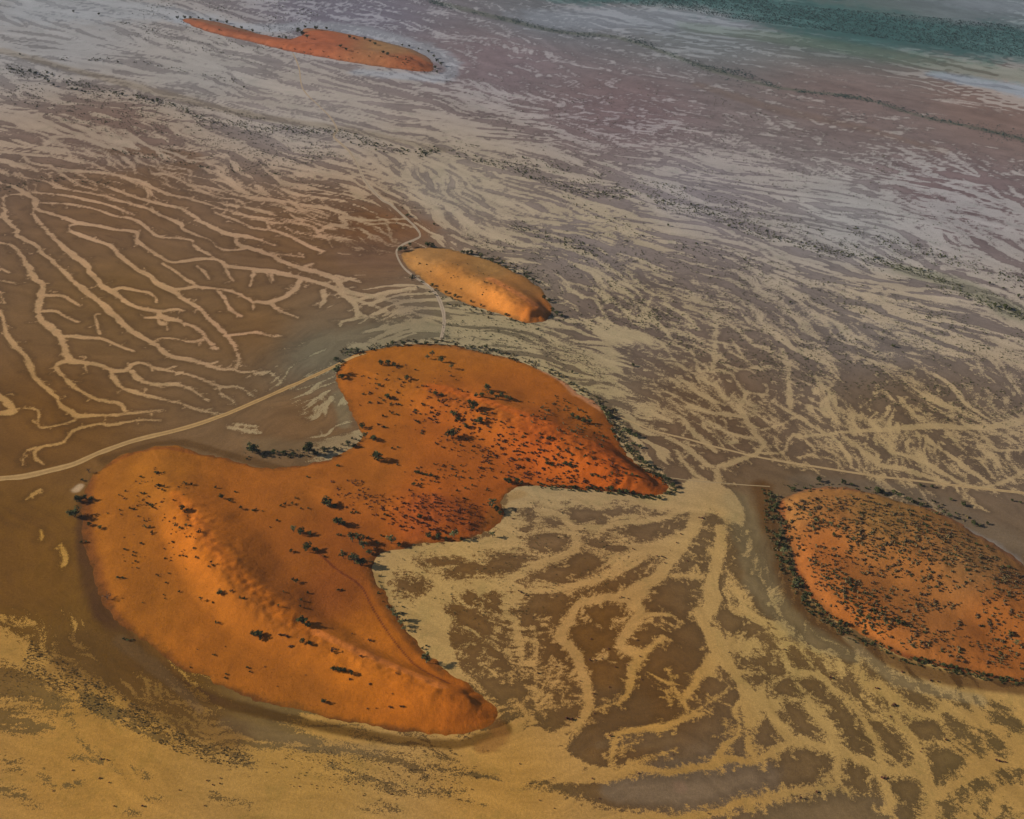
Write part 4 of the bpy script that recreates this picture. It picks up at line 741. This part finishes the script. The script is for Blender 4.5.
# rows of trees: place phrase, group, axis of counting, frame, kinds, (x, y, radius) in the frame
TR = [
 ('hugging the left tip of the big dune', 'x', 'C', 'bushy', [(355,270,11,'bare'),(315,388,13),(340,378,9),(365,382,8),(298,448,17),(358,482,8),(400,494,8),(430,778,13,'bare')]),
 ("on the big dune's pale left face", 'x', 'C', 'spindly', [(730,420,11,'bushy'),(885,372,9,'bushy'),(805,785,9),(880,757,10,'bushy'),(845,638,7)]),
 ('in the hedge above the big dune', 'x', 'M', 'bushy', [(-15,190,15),(10,193,9),(70,197,9),(110,198,10),(150,203,9),(212,196,17),(240,200,9),(275,185,8),(315,183,8)]),
 ('at the bend of the notch on the big dune', 'x', 'M', 'spreading', [(370,168,11),(392,170,9,'bushy'),(425,92,11,'bushy'),(436,135,11),(470,142,11,'bushy')]),
 ('alone on bare sand mid big dune', 'x', 'M', 'bushy', [(485,222,17),(285,405,17),(315,410,9),(328,478,14),(350,482,9)]),
 ('in the shade below the crest of the big dune', 'x', 'M', 'bushy', [(150,508,11,'spreading'),(180,516,12),(215,520,8),(205,580,14),(238,586,9),(140,588,7)]),
 ('in the clump at the sandy bay head', 'x', 'M', 'spreading', [(385,548,14),(412,548,13),(430,575,12),(452,596,10,'bushy'),(540,553,14),(572,564,8,'bushy'),(350,614,12),(392,634,16),(418,640,14,'bushy')]),
 ('of the low line above the sandy bay', 'x', 'M', 'bushy', [(690,528,11),(728,534,10),(760,540,7),(792,532,12,'spreading'),(820,541,6)]),
 ('on the spur between the dune lobes', 'x', 'M', 'bushy', [(942,410,12,'spreading'),(962,424,11),(975,438,8),(945,528,10,'spreading'),(998,306,8),(1012,312,11)]),
 ('scattered across the middle upper lobe', 'x', 'M', 'bushy', [(780,130,15),(895,76,12),(840,92,9),(790,45,11),(808,62,9),(870,18,14),(655,452,9),(650,275,7),(630,322,7),(700,285,7)]),
 ("near the big dune's lower left crest", 'x', 'N', 'bushy', [(-12,85,9),(12,90,12),(20,105,8),(185,40,15),(208,52,11),(186,116,10),(215,124,8)]),
 ("on the big dune's lit tail flank", 'x', 'N', 'bushy', [(310,225,10),(335,228,10),(352,230,8),(382,242,9),(270,355,9)]),
 ("along the big dune's foot by the bay", 'x', 'N', 'spreading', [(548,-4,9),(562,22,12),(578,45,10),(592,64,9),(682,196,15)]),
 ("around the upper lobe's top left end", 'x', 'B', 'bushy', [(320,645,8),(325,700,15,'spreading'),(342,715,11),(382,612,10,'spreading'),(405,608,8),(545,578,7),(590,580,8)]),
 ('on the far rim of the upper dune lobe', 'x', 'B', 'bushy', [(640,575,8),(680,578,8),(720,578,7),(800,585,6),(860,592,6),(920,597,8,'spreading'),(960,612,6)]),
 ('loosely scattered atop the upper dune lobe', 'x', 'B', 'bushy', [(500,660,10),(528,660,10),(552,664,8),(603,720,10),(525,793,10),(492,745,7),(740,648,10),(704,625,9,'spreading'),(686,636,7,'spreading'),(782,675,8,'spreading'),(718,780,8),(742,784,7)]),
 ('in the thicket on the upper lobe crest', 'x', 'B', 'bushy', [(852,815,8),(880,790,8),(903,790,9),(925,762,12),(942,782,9),(962,796,8),(982,788,8),(1002,796,8),(1018,802,7)]),
 ("at the small yellow dune's left end", 'x', 'B', 'bushy', [(578,206,9),(598,202,8),(616,188,7,'spreading'),(605,66,6),(686,188,11),(706,190,8)]),
 ('behind the small yellow dune', 'x', 'B', 'bushy', [(828,215,8),(846,216,8),(862,218,8),(900,230,7,'spreading'),(945,248,8),(970,260,7),(1000,275,7)]),
 ("round the small yellow dune's right end", 'x', 'D', 'bushy', [(10,292,6),(60,316,7),(85,325,7),(128,396,8),(148,408,7),(162,446,8),(178,462,8),(198,468,6)]),
 ("along the small yellow dune's near foot", 'x', 'B', 'bushy', [(705,344,6),(760,373,6),(796,388,7),(860,408,5),(900,424,5),(1000,463,6)]),
 ("in the belt above the dune's right tip", 'x', 'E', 'bushy', [(365,22,10),(382,46,9),(398,54,9),(450,112,10,'spreading'),(468,118,10),(492,128,9),(485,160,8),(510,170,7)]),
 ("in the belt round the dune's right tip", 'x', 'E', 'bushy', [(515,226,10),(532,240,9,'spreading'),(550,254,9),(572,256,7),(590,288,8),(608,298,8,'spreading'),(626,308,9),(642,328,9),(652,348,7),(622,356,7),(588,376,8)]),
 ("along the upper lobe's shaded lower edge", 'x', 'E', 'bushy', [(20,312,10),(38,316,7),(160,330,4),(305,334,6),(332,334,6),(398,340,8),(430,350,9),(458,354,9),(485,356,8)]),
 ('in the open group right of upper lobe', 'x', 'E', 'bushy', [(240,48,8),(262,60,9),(285,72,9),(310,72,8),(140,238,8),(212,242,8),(232,246,7)]),
 ("down the right hand dune's left edge", 'y', 'F', 'bushy', [(20,390,9),(30,415,11),(28,455,9),(52,490,11,'spreading'),(40,536,12),(60,596,12,'spreading'),(72,634,8),(90,660,8),(102,684,7),(108,725,11,'spreading'),(140,786,9),(158,806,8)]),
 ('on the flat above the right dune', 'x', 'F', 'bushy', [(100,340,8),(202,306,9),(300,316,9),(332,322,6),(435,350,11),(455,352,9),(500,354,8),(522,370,9,'spreading'),(560,390,10,'spreading'),(580,394,8),(612,404,8)]),
 ('strung by the track at far right', 'x', 'F', 'bushy', [(608,324,6),(655,330,6),(700,440,7,'spreading'),(722,450,9,'spreading'),(730,380,6),(780,402,8),(820,480,9),(842,486,7),(876,477,6),(975,384,5),(1008,392,5)]),
 ("in the right dune's thick left clump", 'x', 'F', 'spreading', [(168,450,8),(190,470,8),(220,474,8),(182,496,7),(250,485,8),(262,526,8,'bushy'),(342,546,8),(282,494,7)]),
 ("along the right dune's bottom edge", 'x', 'I', 'bushy', [(288,42,10),(312,46,8),(380,78,6),(590,184,7),(628,188,7),(700,209,7),(728,213,7),(752,218,6),(860,244,7),(892,250,7),(930,259,6),(975,267,6)]),
 ("low on the right dune's lit slope", 'x', 'I', 'bushy', [(402,20,9),(470,46,9,'spreading'),(520,38,11),(542,42,8),(968,86,9),(990,122,9,'spreading'),(946,134,5)]),
 ("in the cluster at the far dune's bay", 'x', 'R', 'bushy', [(170,130,8),(186,142,8),(205,156,7,'spreading'),(196,112,5),(240,120,7),(282,118,5),(120,156,5),(92,152,5)]),
 ('dotting the top of the far dune', 'x', 'R', 'bushy', [(338,192,6),(360,203,5),(375,154,6),(392,158,5),(436,160,5),(456,168,4),(476,180,6),(508,216,6),(526,224,6),(566,235,4),(600,242,4)]),
 ('round the right end of the far dune', 'x', 'R', 'bushy', [(585,184,4),(612,188,4),(650,198,4),(690,210,5),(712,232,6,'spreading'),(724,248,7),(740,264,7,'spreading'),(716,274,6),(724,292,5)]),
 ('along the thin left arm of the far dune', 'x', 'T', 'bushy', [(710,76,6),(738,74,6),(762,76,5),(795,74,4),(842,82,5),(870,86,4),(908,94,6),(936,112,4),(966,116,5),(1010,128,5)]),
 ("at the far creek line's left end", 'x', 'T', 'bushy', [(90,284,4),(120,290,6),(142,297,5),(168,305,4),(180,318,4),(195,330,5),(215,344,5)]),
 ('left of centre on the creek line', 'x', 'T', 'bushy', [(288,358,5),(308,362,5),(328,366,4),(342,372,5),(464,374,5),(490,380,6),(550,388,4),(576,398,5),(608,404,5),(630,410,5)]),
 ('mid creek line on the far plain', 'x', 'R', 'bushy', [(380,573,4),(412,583,4),(480,603,4),(512,610,4),(590,618,4),(640,612,4),(656,602,5),(668,614,4),(702,608,5),(720,614,4)]),
 ('right of centre on the creek line', 'x', 'P', 'bushy', [(518,171,1),(531,179,1.1),(579,191,1),(613,198,1),(630,196,1.1),(648,197,1),(691,205,1.1),(729,227,1.5),(776,238,1)]),
 ('at the far right end of the creek line', 'x', 'G', 'bushy', [(428,234,5),(612,280,5),(640,286,4),(765,345,5),(800,396,4),(885,335,5),(940,355,4),(1000,388,6),(905,425,8),(945,434,9),(965,440,7),(1005,454,5)]),
 ('alone on the pale flats of the far plain', 'x', 'P', 'bushy', [(73.5,12.5,1.2),(99,15,1.1),(118,63,1),(244,88,1),(20,55,1),(790,303,1.3),(633,366,1.5),(572,373,1.2),(538,330,1.2),(893,347,1.5),(668,226,1.1),(434,225,1.1)]),
]
nT = 0
for phrase, axis, fr, kd, pts in TR:
    q = np.array([px(fr, p[0], p[1]) for p in pts]); rr_ = np.array([p[2] / FR[fr][2] for p in pts]); x, y, z, mpp = seat(q[:, 0], q[:, 1])
    kinds = [p[3] if len(p) > 3 else kd for p in pts]; order = np.argsort(q[:, 1] if axis == 'y' else q[:, 0])
    for rank, i in enumerate(order):
        lab = '%s, %s from %s %s' % (LOOK[kinds[i]], ORD[rank], 'the top' if axis == 'y' else 'left', phrase)
        plant_tree(x[i], y[i], z[i], max(1.0, rr_[i] * mpp[i] * (1.65 if rr_[i] * FR[fr][2] > 11.5 and fr in 'MNCE' else 1.38)), kinds[i], lab, 'trees ' + phrase, nT); nT += 1

# shrubs: collected first, then the 300 that show largest become objects of their own
CAND = []   # x, y, z, R, kind, phrase
def inside(P, qx, qy):
    P = np.array(P, float); ins = np.zeros(qx.shape, bool)
    for i in range(len(P)):
        ax, ay = P[i]; bx, by = P[(i + 1) % len(P)]; c = (ay > qy) != (by > qy)
        if ay != by: ins ^= c & (qx < (bx - ax) * (qy - ay) / (by - ay) + ax)
    return ins
def scatter(poly, n, rlo, rhi, kinds, phrase, seed, clump=0.0, cs=.06, only_dune=False):
    g = np.random.default_rng(seed); P = np.array(poly, float); u = g.uniform(P[:, 0].min(), P[:, 0].max(), n * 14); v = g.uniform(P[:, 1].min(), P[:, 1].max(), n * 14)
    k = inside(P, u, v)
    if clump > 0: k &= vn(u * cs, v * cs * 1.6, seed) * .6 + vn(u * cs * 3, v * cs * 5, seed + 3) * .4 > clump
    u, v = u[k][:n], v[k][:n]
    x, y, z, mpp = seat(u, v)
    R = (rlo + (rhi - rlo) * g.random(len(u)) ** 2.2) * mpp * 1.6
    for i in range(len(u)): CAND.append((x[i], y[i], z[i], R[i], kinds[g.integers(len(kinds))], phrase))
def spots(fr, pts, kind, phrase):
    q = np.array([px(fr, p[0], p[1]) for p in pts]); x, y, z, mpp = seat(q[:, 0], q[:, 1])
    for i, p in enumerate(pts): CAND.append((x[i], y[i], z[i], max(.5, p[2] / FR[fr][2] * mpp[i] * 1.6), kind, phrase))
spots('C', [(330,302,5),(620,270,6),(632,272,4),(565,290,5),(635,322,8),(655,330,6),(650,342,6),(740,318,8),(765,320,5),(860,332,5),(565,356,5),(578,354,4),(520,416,6),(535,418,5),(600,402,7),(612,411,5),(585,395,5),(750,425,7),(740,430,6),(920,386,5),(965,415,7),(1010,422,6),(1020,420,5),(580,490,7),(600,490,6),(700,482,7),(720,495,7),(745,485,7),(760,486,5),(775,577,6),(785,612,6),(850,645,5),(835,648,4),(850,793,4),(960,775,6),(975,778,5),(925,748,6),(715,748,4),(790,512,5),(800,510,4),(565,555,5),(500,580,5),(690,552,5),(665,712,4),(535,590,4),(605,512,5),(470,690,6),(490,692,5),(325,552,6),(345,550,5),(730,605,4),(660,775,3),(570,792,3),(655,760,3),(430,435,3),(475,360,3),(940,348,4),(745,608,4)], 'dark', 'small dark shrub on the pale left face of the big dune')
spots('M', [(115,400,6),(100,405,5),(158,375,6),(145,397,6),(180,415,4),(210,415,4),(160,708,8),(145,700,5),(330,740,6),(345,740,4),(90,808,6),(205,753,5),(178,780,5),(176,808,5),(110,750,4),(85,463,5),(340,523,6),(325,520,5),(380,432,5),(400,430,5),(275,608,6),(500,525,5),(485,555,6),(430,530,8),(445,535,6),(55,490,3),(25,425,3),(205,290,5),(325,244,6),(545,175,5),(565,170,4),(565,240,4),(515,440,5),(530,445,4),(640,272,6),(665,278,6),(680,283,6),(715,290,5)], 'dark', 'small dark shrub in the shaded middle of the big dune')
spots('K', [(865,38,7),(990,216,5),(1000,232,4),(900,258,5),(905,242,4),(860,165,4),(850,163,3),(760,215,3),(790,143,2),(900,132,2),(510,106,6),(495,100,5),(530,104,4)], 'dark', 'lone dark shrub low on the left flank of the big dune')
spots('N', [(110,88,7),(95,85,5),(125,92,5),(135,132,5),(145,130,4),(310,152,8),(305,140,6),(420,172,5),(460,108,5),(450,104,4),(590,372,4),(578,370,4),(540,375,4),(532,372,3),(480,378,2),(445,378,2),(85,290,2),(35,212,3),(198,245,2),(375,262,4),(455,282,4),(560,240,3),(545,320,2),(385,80,3),(445,380,2),(835,492,3)], 'dry', 'small dark shrub near the tail of the big dune')
spots('E', [(30,220,6),(45,130,6),(50,118,5),(10,140,5),(150,132,5),(165,140,5),(215,185,6),(200,142,6),(240,200,5),(330,282,6),(315,278,5),(345,285,5),(300,235,5),(400,278,6),(430,282,6),(455,278,5),(480,282,6),(500,288,5),(160,245,6),(60,225,5),(100,145,5),(255,245,5),(290,205,5),(320,215,5)], 'dark', 'small dark shrub on the glowing crest near the right tip')
spots('H', [(315,100,3),(385,140,3),(415,214,3),(275,270,2.5),(328,320,3),(390,294,3),(518,262,2.5),(460,205,2.5),(512,170,3),(500,106,3),(392,487,4),(220,420,5),(240,424,5),(262,415,3),(180,210,3),(105,238,4),(310,186,3.5),(330,184,3),(360,180,2.5),(330,400,2),(240,350,2),(320,660,3),(70,678,2.5),(785,798,3),(165,655,2),(110,745,2),(170,778,2),(350,740,2),(30,600,2),(645,565,2),(380,345,2),(505,638,2)], 'red', 'tiny dark bush dotted along the pale channels at the bottom')
spots('I', [(255,257,5),(248,254,4),(440,300,4),(430,298,3),(500,367,6),(508,365,4),(488,410,3),(712,505,4),(915,588,6),(928,592,5),(945,592,3),(950,594,3),(455,658,5),(468,657,4),(130,740,6),(192,712,4),(66,142,3),(535,233,4),(650,268,4),(680,272,3),(160,120,2),(615,538,2),(610,552,2)], 'red', 'tiny dark bush on the pale flats below the right hand dune')
spots('K', [(405,580,4),(398,657,4),(430,584,3),(290,625,3),(212,708,2.5),(438,675,2.5),(570,771,4),(458,770,3),(820,768,3),(880,678,3),(850,685,3),(882,658,2.5),(828,666,3),(718,706,2.5),(270,292,2),(300,300,2)], 'red', 'tiny dark bush on the tan flats at the bottom left')
spots('E', [(760,455,4),(748,452,3),(900,242,3),(675,518,3),(660,552,3),(580,605,3),(600,607,3),(612,612,3),(288,494,2),(482,576,2.5),(490,580,2),(2,455,3),(700,625,2.5),(610,632,2.5),(40,752,4),(28,745,3),(55,760,3),(440,770,3),(430,772,2),(465,776,2.5),(160,745,2),(135,750,2)], 'red', 'tiny dark bush in the pale bay between the dunes')
scatter([(785,500),(850,492),(930,515),(985,545),(1040,590),(1060,640),(1040,676),(975,665),(900,648),(850,622),(822,600),(800,560)], 2300, .4, 1.35, ['olive','dry','dry','olive','dark'], 'small olive shrub among hundreds speckling the right hand dune', 5, .44, .07)
scatter([(800,505),(850,498),(900,508),(960,535),(1020,575),(1040,610),(990,570),(930,560),(860,540),(810,525)], 800, .4, 1.25, ['olive','dry','olive'], 'small olive shrub on the upper half of the right hand dune', 6, .3, .09)
scatter([(820,560),(850,575),(880,600),(900,625),(870,640),(840,600),(822,580)], 220, .6, 1.7, ['olive','dark'], 'small olive shrub in the thick patch on the right hand dune', 7, .25, .09)
scatter([(430,395),(470,400),(520,430),(570,440),(620,465),(648,485),(600,488),(520,480),(470,470),(430,440),(400,420)], 520, .45, 1.4, ['dark','dry','red','dry'], 'small dark shrub on the upper lobe of the big dune', 8, .42, .07)
scatter([(350,380),(400,360),(470,375),(500,400),(480,430),(430,430),(380,430),(350,400)], 130, .45, 1.3, ['dark','dry'], 'small dark shrub on the left of the upper dune lobe', 9, .45, .07)
scatter([(530,390),(570,400),(605,430),(620,455),(580,440),(520,420)], 130, .5, 1.3, ['olive','dark'], 'small olive shrub on the back of the upper dune lobe', 10, .45, .08)
scatter([(400,470),(480,455),(560,460),(600,485),(530,485),(500,490),(470,500),(420,490)], 160, .4, 1.2, ['dark','dry'], 'small dark shrub on the saddle between the dune lobes', 12, .45, .07)
scatter([(370,495),(410,490),(450,495),(485,505),(492,518),(475,530),(440,535),(400,530),(370,515)], 340, .45, 1.05, ['red','red','dry'], 'small reddish brown shrub on the red knoll above the bay', 13, .3, .12)
scatter([(330,480),(365,480),(380,500),(370,515),(335,505)], 90, .4, 1., ['red','dry'], 'small reddish shrub west of the red knoll', 14, .4, .1)
scatter([(110,470),(150,460),(190,490),(200,530),(190,570),(150,580),(120,560),(105,520)], 120, .4, 1., ['dark','dry'], 'small dark shrub on the pale left face of the big dune', 15, .5, .07)
scatter([(410,258),(470,262),(520,290),(500,305),(440,285)], 40, .4, .8, ['dark'], 'small dark shrub on the small yellow dune', 16, .3, .1)
scatter([(402,262),(420,280),(456,300),(500,316),(530,324),(500,322),(450,306),(412,285)], 60, .6, 1.3, ['dark','olive'], 'dark shrub at the near foot of the small yellow dune', 17)
scatter([(470,250),(500,258),(530,272),(550,290),(545,290),(515,270),(480,258)], 50, .6, 1.3, ['dark','olive'], 'dark shrub behind the small yellow dune', 18)
scatter([(390,342),(440,338),(500,350),(550,368),(610,405),(632,430),(625,435),(600,408),(550,374),(500,357),(440,345),(380,348)], 260, .5, 1.3, ['dark','olive','olive'], 'dark shrub along the far rim of the upper dune lobe', 19)
scatter([(600,405),(625,435),(645,465),(668,480),(672,495),(660,500),(668,488),(640,468),(618,445)], 170, .7, 1.6, ['dark','olive'], 'dark shrub in the belt along the right edge of the big dune', 20)
scatter([(540,484),(600,487),(660,496),(655,500),(600,493),(540,489)], 130, .6, 1.4, ['dark'], 'dark shrub along the shaded lower edge near the right tip', 21)
scatter([(240,452),(290,450),(340,446),(362,430),(360,445),(330,456),(245,460)], 60, .6, 1.5, ['dark','olive'], 'dark shrub in the hedge along the notch', 22)
scatter([(340,350),(385,342),(390,346),(350,358),(338,372),(334,366)], 50, .6, 1.5, ['dark','olive'], 'dark shrub at the top left of the upper lobe', 23)
scatter([(762,490),(775,490),(790,530),(795,570),(820,605),(850,632),(840,636),(805,610),(780,570),(765,530)], 330, .7, 1.7, ['dark','olive','dark'], 'dark shrub down the left edge of the right hand dune', 24)
scatter([(830,622),(900,652),(1000,676),(1030,680),(1030,686),(1000,684),(900,662),(835,634)], 170, .6, 1.5, ['dark'], 'dark shrub along the bottom edge of the right hand dune', 25)
scatter([(780,484),(860,484),(930,500),(980,520),(975,528),(920,508),(850,490),(785,493)], 90, .6, 1.4, ['dark','olive'], 'dark shrub on the flat above the right hand dune', 26)
scatter([(250,770),(310,745),(400,770),(480,765),(470,800),(380,800),(290,790)], 150, .35, .6, ['red','dark'], 'tiny dark bush on the tan flats below the big dune tail', 27, .3, .05)
scatter([(190,20),(300,38),(440,62),(436,74),(330,62),(200,32)], 70, .3, .7, ['dark'], 'dark shrub on the far dune', 28, .3, .05)
scatter([(376,545),(385,585),(430,640),(425,655),(380,600),(368,560)], 30, .6, 1.5, ['dark','olive'], 'dark shrub beside the bay edge of the big dune', 29)
D = np.array([math.sqrt(c[0] ** 2 + c[1] ** 2 + (CAMZ - c[2]) ** 2) for c in CAND]); U = np.array([c[3] for c in CAND]) / D
# visible ones only count towards the 300
order = np.argsort(-U); solo = order[:298]; rest = order[298:]
SOLO = {}
for i in solo:
    x, y, z, R, kind, phrase = CAND[i]; r_ = random.Random(int(i))
    o = bpy.data.objects.new('shrub', SHR[kind][r_.randrange(3)]); col.objects.link(o); o.location = (x, y, z); o.rotation_euler.z = r_.uniform(0, 6.28); o.scale = (R * 1.1, R * r_.uniform(.9, 1.2), R * r_.uniform(.9, 1.3))
    SOLO.setdefault(phrase, []).append((CAND[i][0], o)); o['category'] = 'shrub'; o['group'] = phrase.replace('small ', '').replace('tiny ', '').replace('lone ', '').replace('shrub', 'shrubs', 1).replace('bush ', 'bushes ', 1)
for phrase, lst in SOLO.items():
    lst.sort(key=lambda t: t[0]); n = len(lst)
    for k, (_, o) in enumerate(lst):
        short = phrase.split(' ')
        if n == 1: lab = phrase
        elif n <= 20: lab = phrase + ', ' + ORD[k] + ' from left'
        else: lab = phrase.replace(' among hundreds speckling', ' on') + ', in the ' + ['left', 'middle', 'right'][min(2, k * 3 // n)] + ' third'
        if len(lab.split()) > 15: lab = lab.replace('the right hand dune', 'the right dune').replace('of the big dune', 'of big dune')
        o['label'] = lab
        if n > 20: o['group'] += ', ' + ['left', 'middle', 'right'][min(2, k * 3 // n)] + ' third'
def merged(name, items, tmpl, label, cat):
    """many tiny plants nobody could count, as one object"""
    tv = np.zeros(len(tmpl.vertices) * 3); tmpl.vertices.foreach_get('co', tv); tv = tv.reshape(-1, 3)
    lt = np.array([p.loop_total for p in tmpl.polygons]); lv = np.zeros(len(tmpl.loops), int); tmpl.loops.foreach_get('vertex_index', lv)
    n = len(items); I = np.array([it[:4] for it in items]); g = np.random.default_rng(len(items)); th = g.uniform(0, 6.28, n); zs = g.uniform(.8, 1.2, n)
    c, s = np.cos(th)[:, None], np.sin(th)[:, None]
    X = (tv[None, :, 0] * c - tv[None, :, 1] * s) * I[:, 3:4] + I[:, 0:1]; Y = (tv[None, :, 0] * s + tv[None, :, 1] * c) * I[:, 3:4] + I[:, 1:2]; Z = tv[None, :, 2] * I[:, 3:4] * zs[:, None] + I[:, 2:3]
    co = np.stack([X, Y, Z], -1).reshape(-1, 3).astype(np.float32); L_ = (lv[None, :] + np.arange(n)[:, None] * len(tv)).ravel().astype(np.int32); LT_ = np.tile(lt, n)
    me = bpy.data.meshes.new(name); me.vertices.add(len(co)); me.loops.add(len(L_)); me.polygons.add(len(LT_)); me.vertices.foreach_set('co', co.ravel()); me.loops.foreach_set('vertex_index', L_)
    me.polygons.foreach_set('loop_start', (np.cumsum(LT_) - LT_).astype(np.int32)); me.update(calc_edges=True); me.materials.append(tmpl.materials[0])
    o = bpy.data.objects.new(name, me); col.objects.link(o); o['kind'] = 'stuff'; o['label'] = label; o['category'] = cat; return o
for kind, lab in (('dark', 'countless small dark green shrubs speckling the dunes'), ('olive', 'countless small olive shrubs speckling the dunes'), ('red', 'countless small reddish shrubs over the red knoll and flats'), ('dry', 'countless small dry brown shrubs speckling the dunes')):
    it = [CAND[i] for i in rest if CAND[i][4] == kind]
    if it: merged('low_scrub', it, LOW[kind], lab, 'shrubs')

# tussocks over the plain and the woods far off
g = np.random.default_rng(3)
def flat_pts(poly, n, rlo, rhi, clump, seed, cs=.05):
    g = np.random.default_rng(seed); P = np.array(poly, float); u = g.uniform(P[:, 0].min(), P[:, 0].max(), n * 10); v = g.uniform(P[:, 1].min(), P[:, 1].max(), n * 10); k = inside(P, u, v)
    x, y, mpp = un(u, v); a, l = fold(x, y)
    k &= (vn(a * 60, l * 60, seed) * .5 + vn(a * 200, l * 200, seed + 1) * .5) > clump
    x, y, mpp = x[k][:n], y[k][:n], mpp[k][:n]
    kk = ground_z(x, y) <= 0.01; x, y, mpp = x[kk], y[kk], mpp[kk]
    return [(x[i], y[i], 0, (rlo + (rhi - rlo) * g.random() ** 2) * mpp[i]) for i in range(len(x))]
def belt(pts, n, wid, rlo, rhi, seed):
    g = np.random.default_rng(seed); P = cr(np.array(pts, float), 6); t = g.uniform(0, len(P) - 1.001, n); i = t.astype(int); f = (t - i)[:, None]; q = P[i] * (1 - f) + P[i + 1] * f
    kk = vn(t * 1.3, t * 0, seed) > .22; q = q[kk]; u = q[:, 0] + g.normal(size=len(q)) * wid * 1.5; v = q[:, 1] + g.normal(size=len(q)) * wid
    x, y, mpp = un(u, v); return [(x[k], y[k], 0, (rlo + (rhi - rlo) * g.random() ** 2) * mpp[k]) for k in range(len(x))]
tus = []
tus += flat_pts([(560,230),(700,240),(1024,330),(1024,440),(860,400),(700,370),(600,300)], 4200, .45, .95, .5, 41)
tus += flat_pts([(430,150),(700,220),(1024,320),(1024,290),(700,190),(450,140)], 2800, .45, .95, .5, 42)
tus += flat_pts([(450,230),(560,250),(700,330),(560,330),(520,280)], 900, .45, .95, .5, 43)
tus += flat_pts([(440,320),(560,320),(620,390),(560,370),(480,345),(440,338)], 450, .45, .95, .42, 44)
tus += flat_pts([(160,0),(330,0),(300,60),(200,45),(300,75),(100,30)], 700, .45, .85, .5, 45)
tus += flat_pts([(0,70),(120,90),(300,125),(350,160),(250,170),(120,140),(0,100)], 1800, .45, .9, .5, 46)
tus += flat_pts([(380,548),(480,540),(520,500),(600,500),(640,560),(560,620),(400,640)], 500, .45, .85, .45, 47)
tus += flat_pts([(440,70),(700,90),(900,160),(1024,260),(800,230),(560,170),(440,110)], 1300, .45, .8, .5, 48)
tus += belt([(0,180),(100,165),(200,150),(300,180),(420,215)], 300, 6, .5, .9, 49)
for pts, n, wd_ in [([(8,66),(20,72),(60,78),(120,95),(165,103),(200,118),(256,128),(300,130),(340,134),(380,146),(420,154),(440,150),(520,171),(576,192),(640,197),(700,210),(760,232),(820,248),(880,262),(930,276),(980,300),(1030,318)], 2400, 2.2), ([(850,230),(900,245),(960,262),(1024,282)], 420, 3), ([(560,195),(620,225),(700,250),(760,262)], 250, 3), ([(0,190),(50,180),(110,185)], 80, 2),
                    ([(110,150),(170,160),(220,170),(280,175)], 160, 1.4), ([(512,225),(560,240),(600,255)], 260, 3), ([(60,60),(120,60),(190,72),(250,85)], 120, 1.2)]:
    tus += belt(pts, n, wd_, .55, 1.25, 60 + n)
merged('low_scrub', tus, LOW['dark'], 'countless tiny dark tussocks dotting the plain and its creek line', 'tussocks')
pale = flat_pts([(30,640),(110,690),(190,738),(260,755),(240,770),(170,750),(90,710),(20,670)], 1800, .35, .9, .4, 51) + flat_pts([(0,660),(60,670),(70,700),(30,705),(0,700)], 300, .3, .6, .4, 52) + flat_pts([(270,745),(430,755),(500,775),(430,790),(330,785)], 700, .3, .5, .45, 53)
merged('low_scrub', pale, LOW['olive'], 'countless dull olive tussocks in a belt across the bottom left flats', 'tussocks')
fv = []; bmf = bmesh.new(); bmesh.ops.create_icosphere(bmf, subdivisions=1, radius=1)
for v in bmf.verts: v.co *= random.Random(hash(tuple(round(c, 3) for c in v.co)) & 0xffff).uniform(.75, 1.2); v.co.z = v.co.z * .6 + .5
blob = bpy.data.meshes.new('blob'); bmf.to_mesh(blob); bmf.free()
V, Fc = leaves([(0, 0, .6), (.4, .2, .5), (-.35, .3, .7), (.1, -.4, .5)], [.45] * 4, 7, .32); canopy = mk('canopy', V, Fc, M_FAR)
wood = flat_pts([(600,-30),(700,-12),(800,6),(900,14),(1060,30),(1060,62),(950,48),(850,34),(740,20),(640,4)], 8000, .4, .95, .22, 54)
wood += flat_pts([(520,-40),(640,-20),(700,4),(640,8),(560,2)], 500, .4, 1., .4, 57)
merged('far_off_wood', wood, canopy, 'dark blue green wood reaching across the top right corner', 'wood')
cw = belt([(430,0),(445,6),(500,18),(520,22),(560,32),(620,38),(650,45),(690,62),(720,70),(745,74),(780,88),(830,95),(860,98),(905,110),(940,120),(985,130),(1040,144)], 3000, 1.5, .35, .85, 55) + belt([(700,70),(740,84),(800,100)], 120, 1.5, .3, .7, 56) + belt([(980,128),(1024,140)], 160, 4, .4, .8, 58) + belt([(850,115),(900,125),(1000,165),(1024,168)], 120, 3, .3, .8, 59)
merged('far_off_wood', cw, canopy, 'thin dark green line of far off trees along a creek', 'wood')
print('trees', nT, 'shrub candidates', len(CAND), 'tussocks', len(tus))
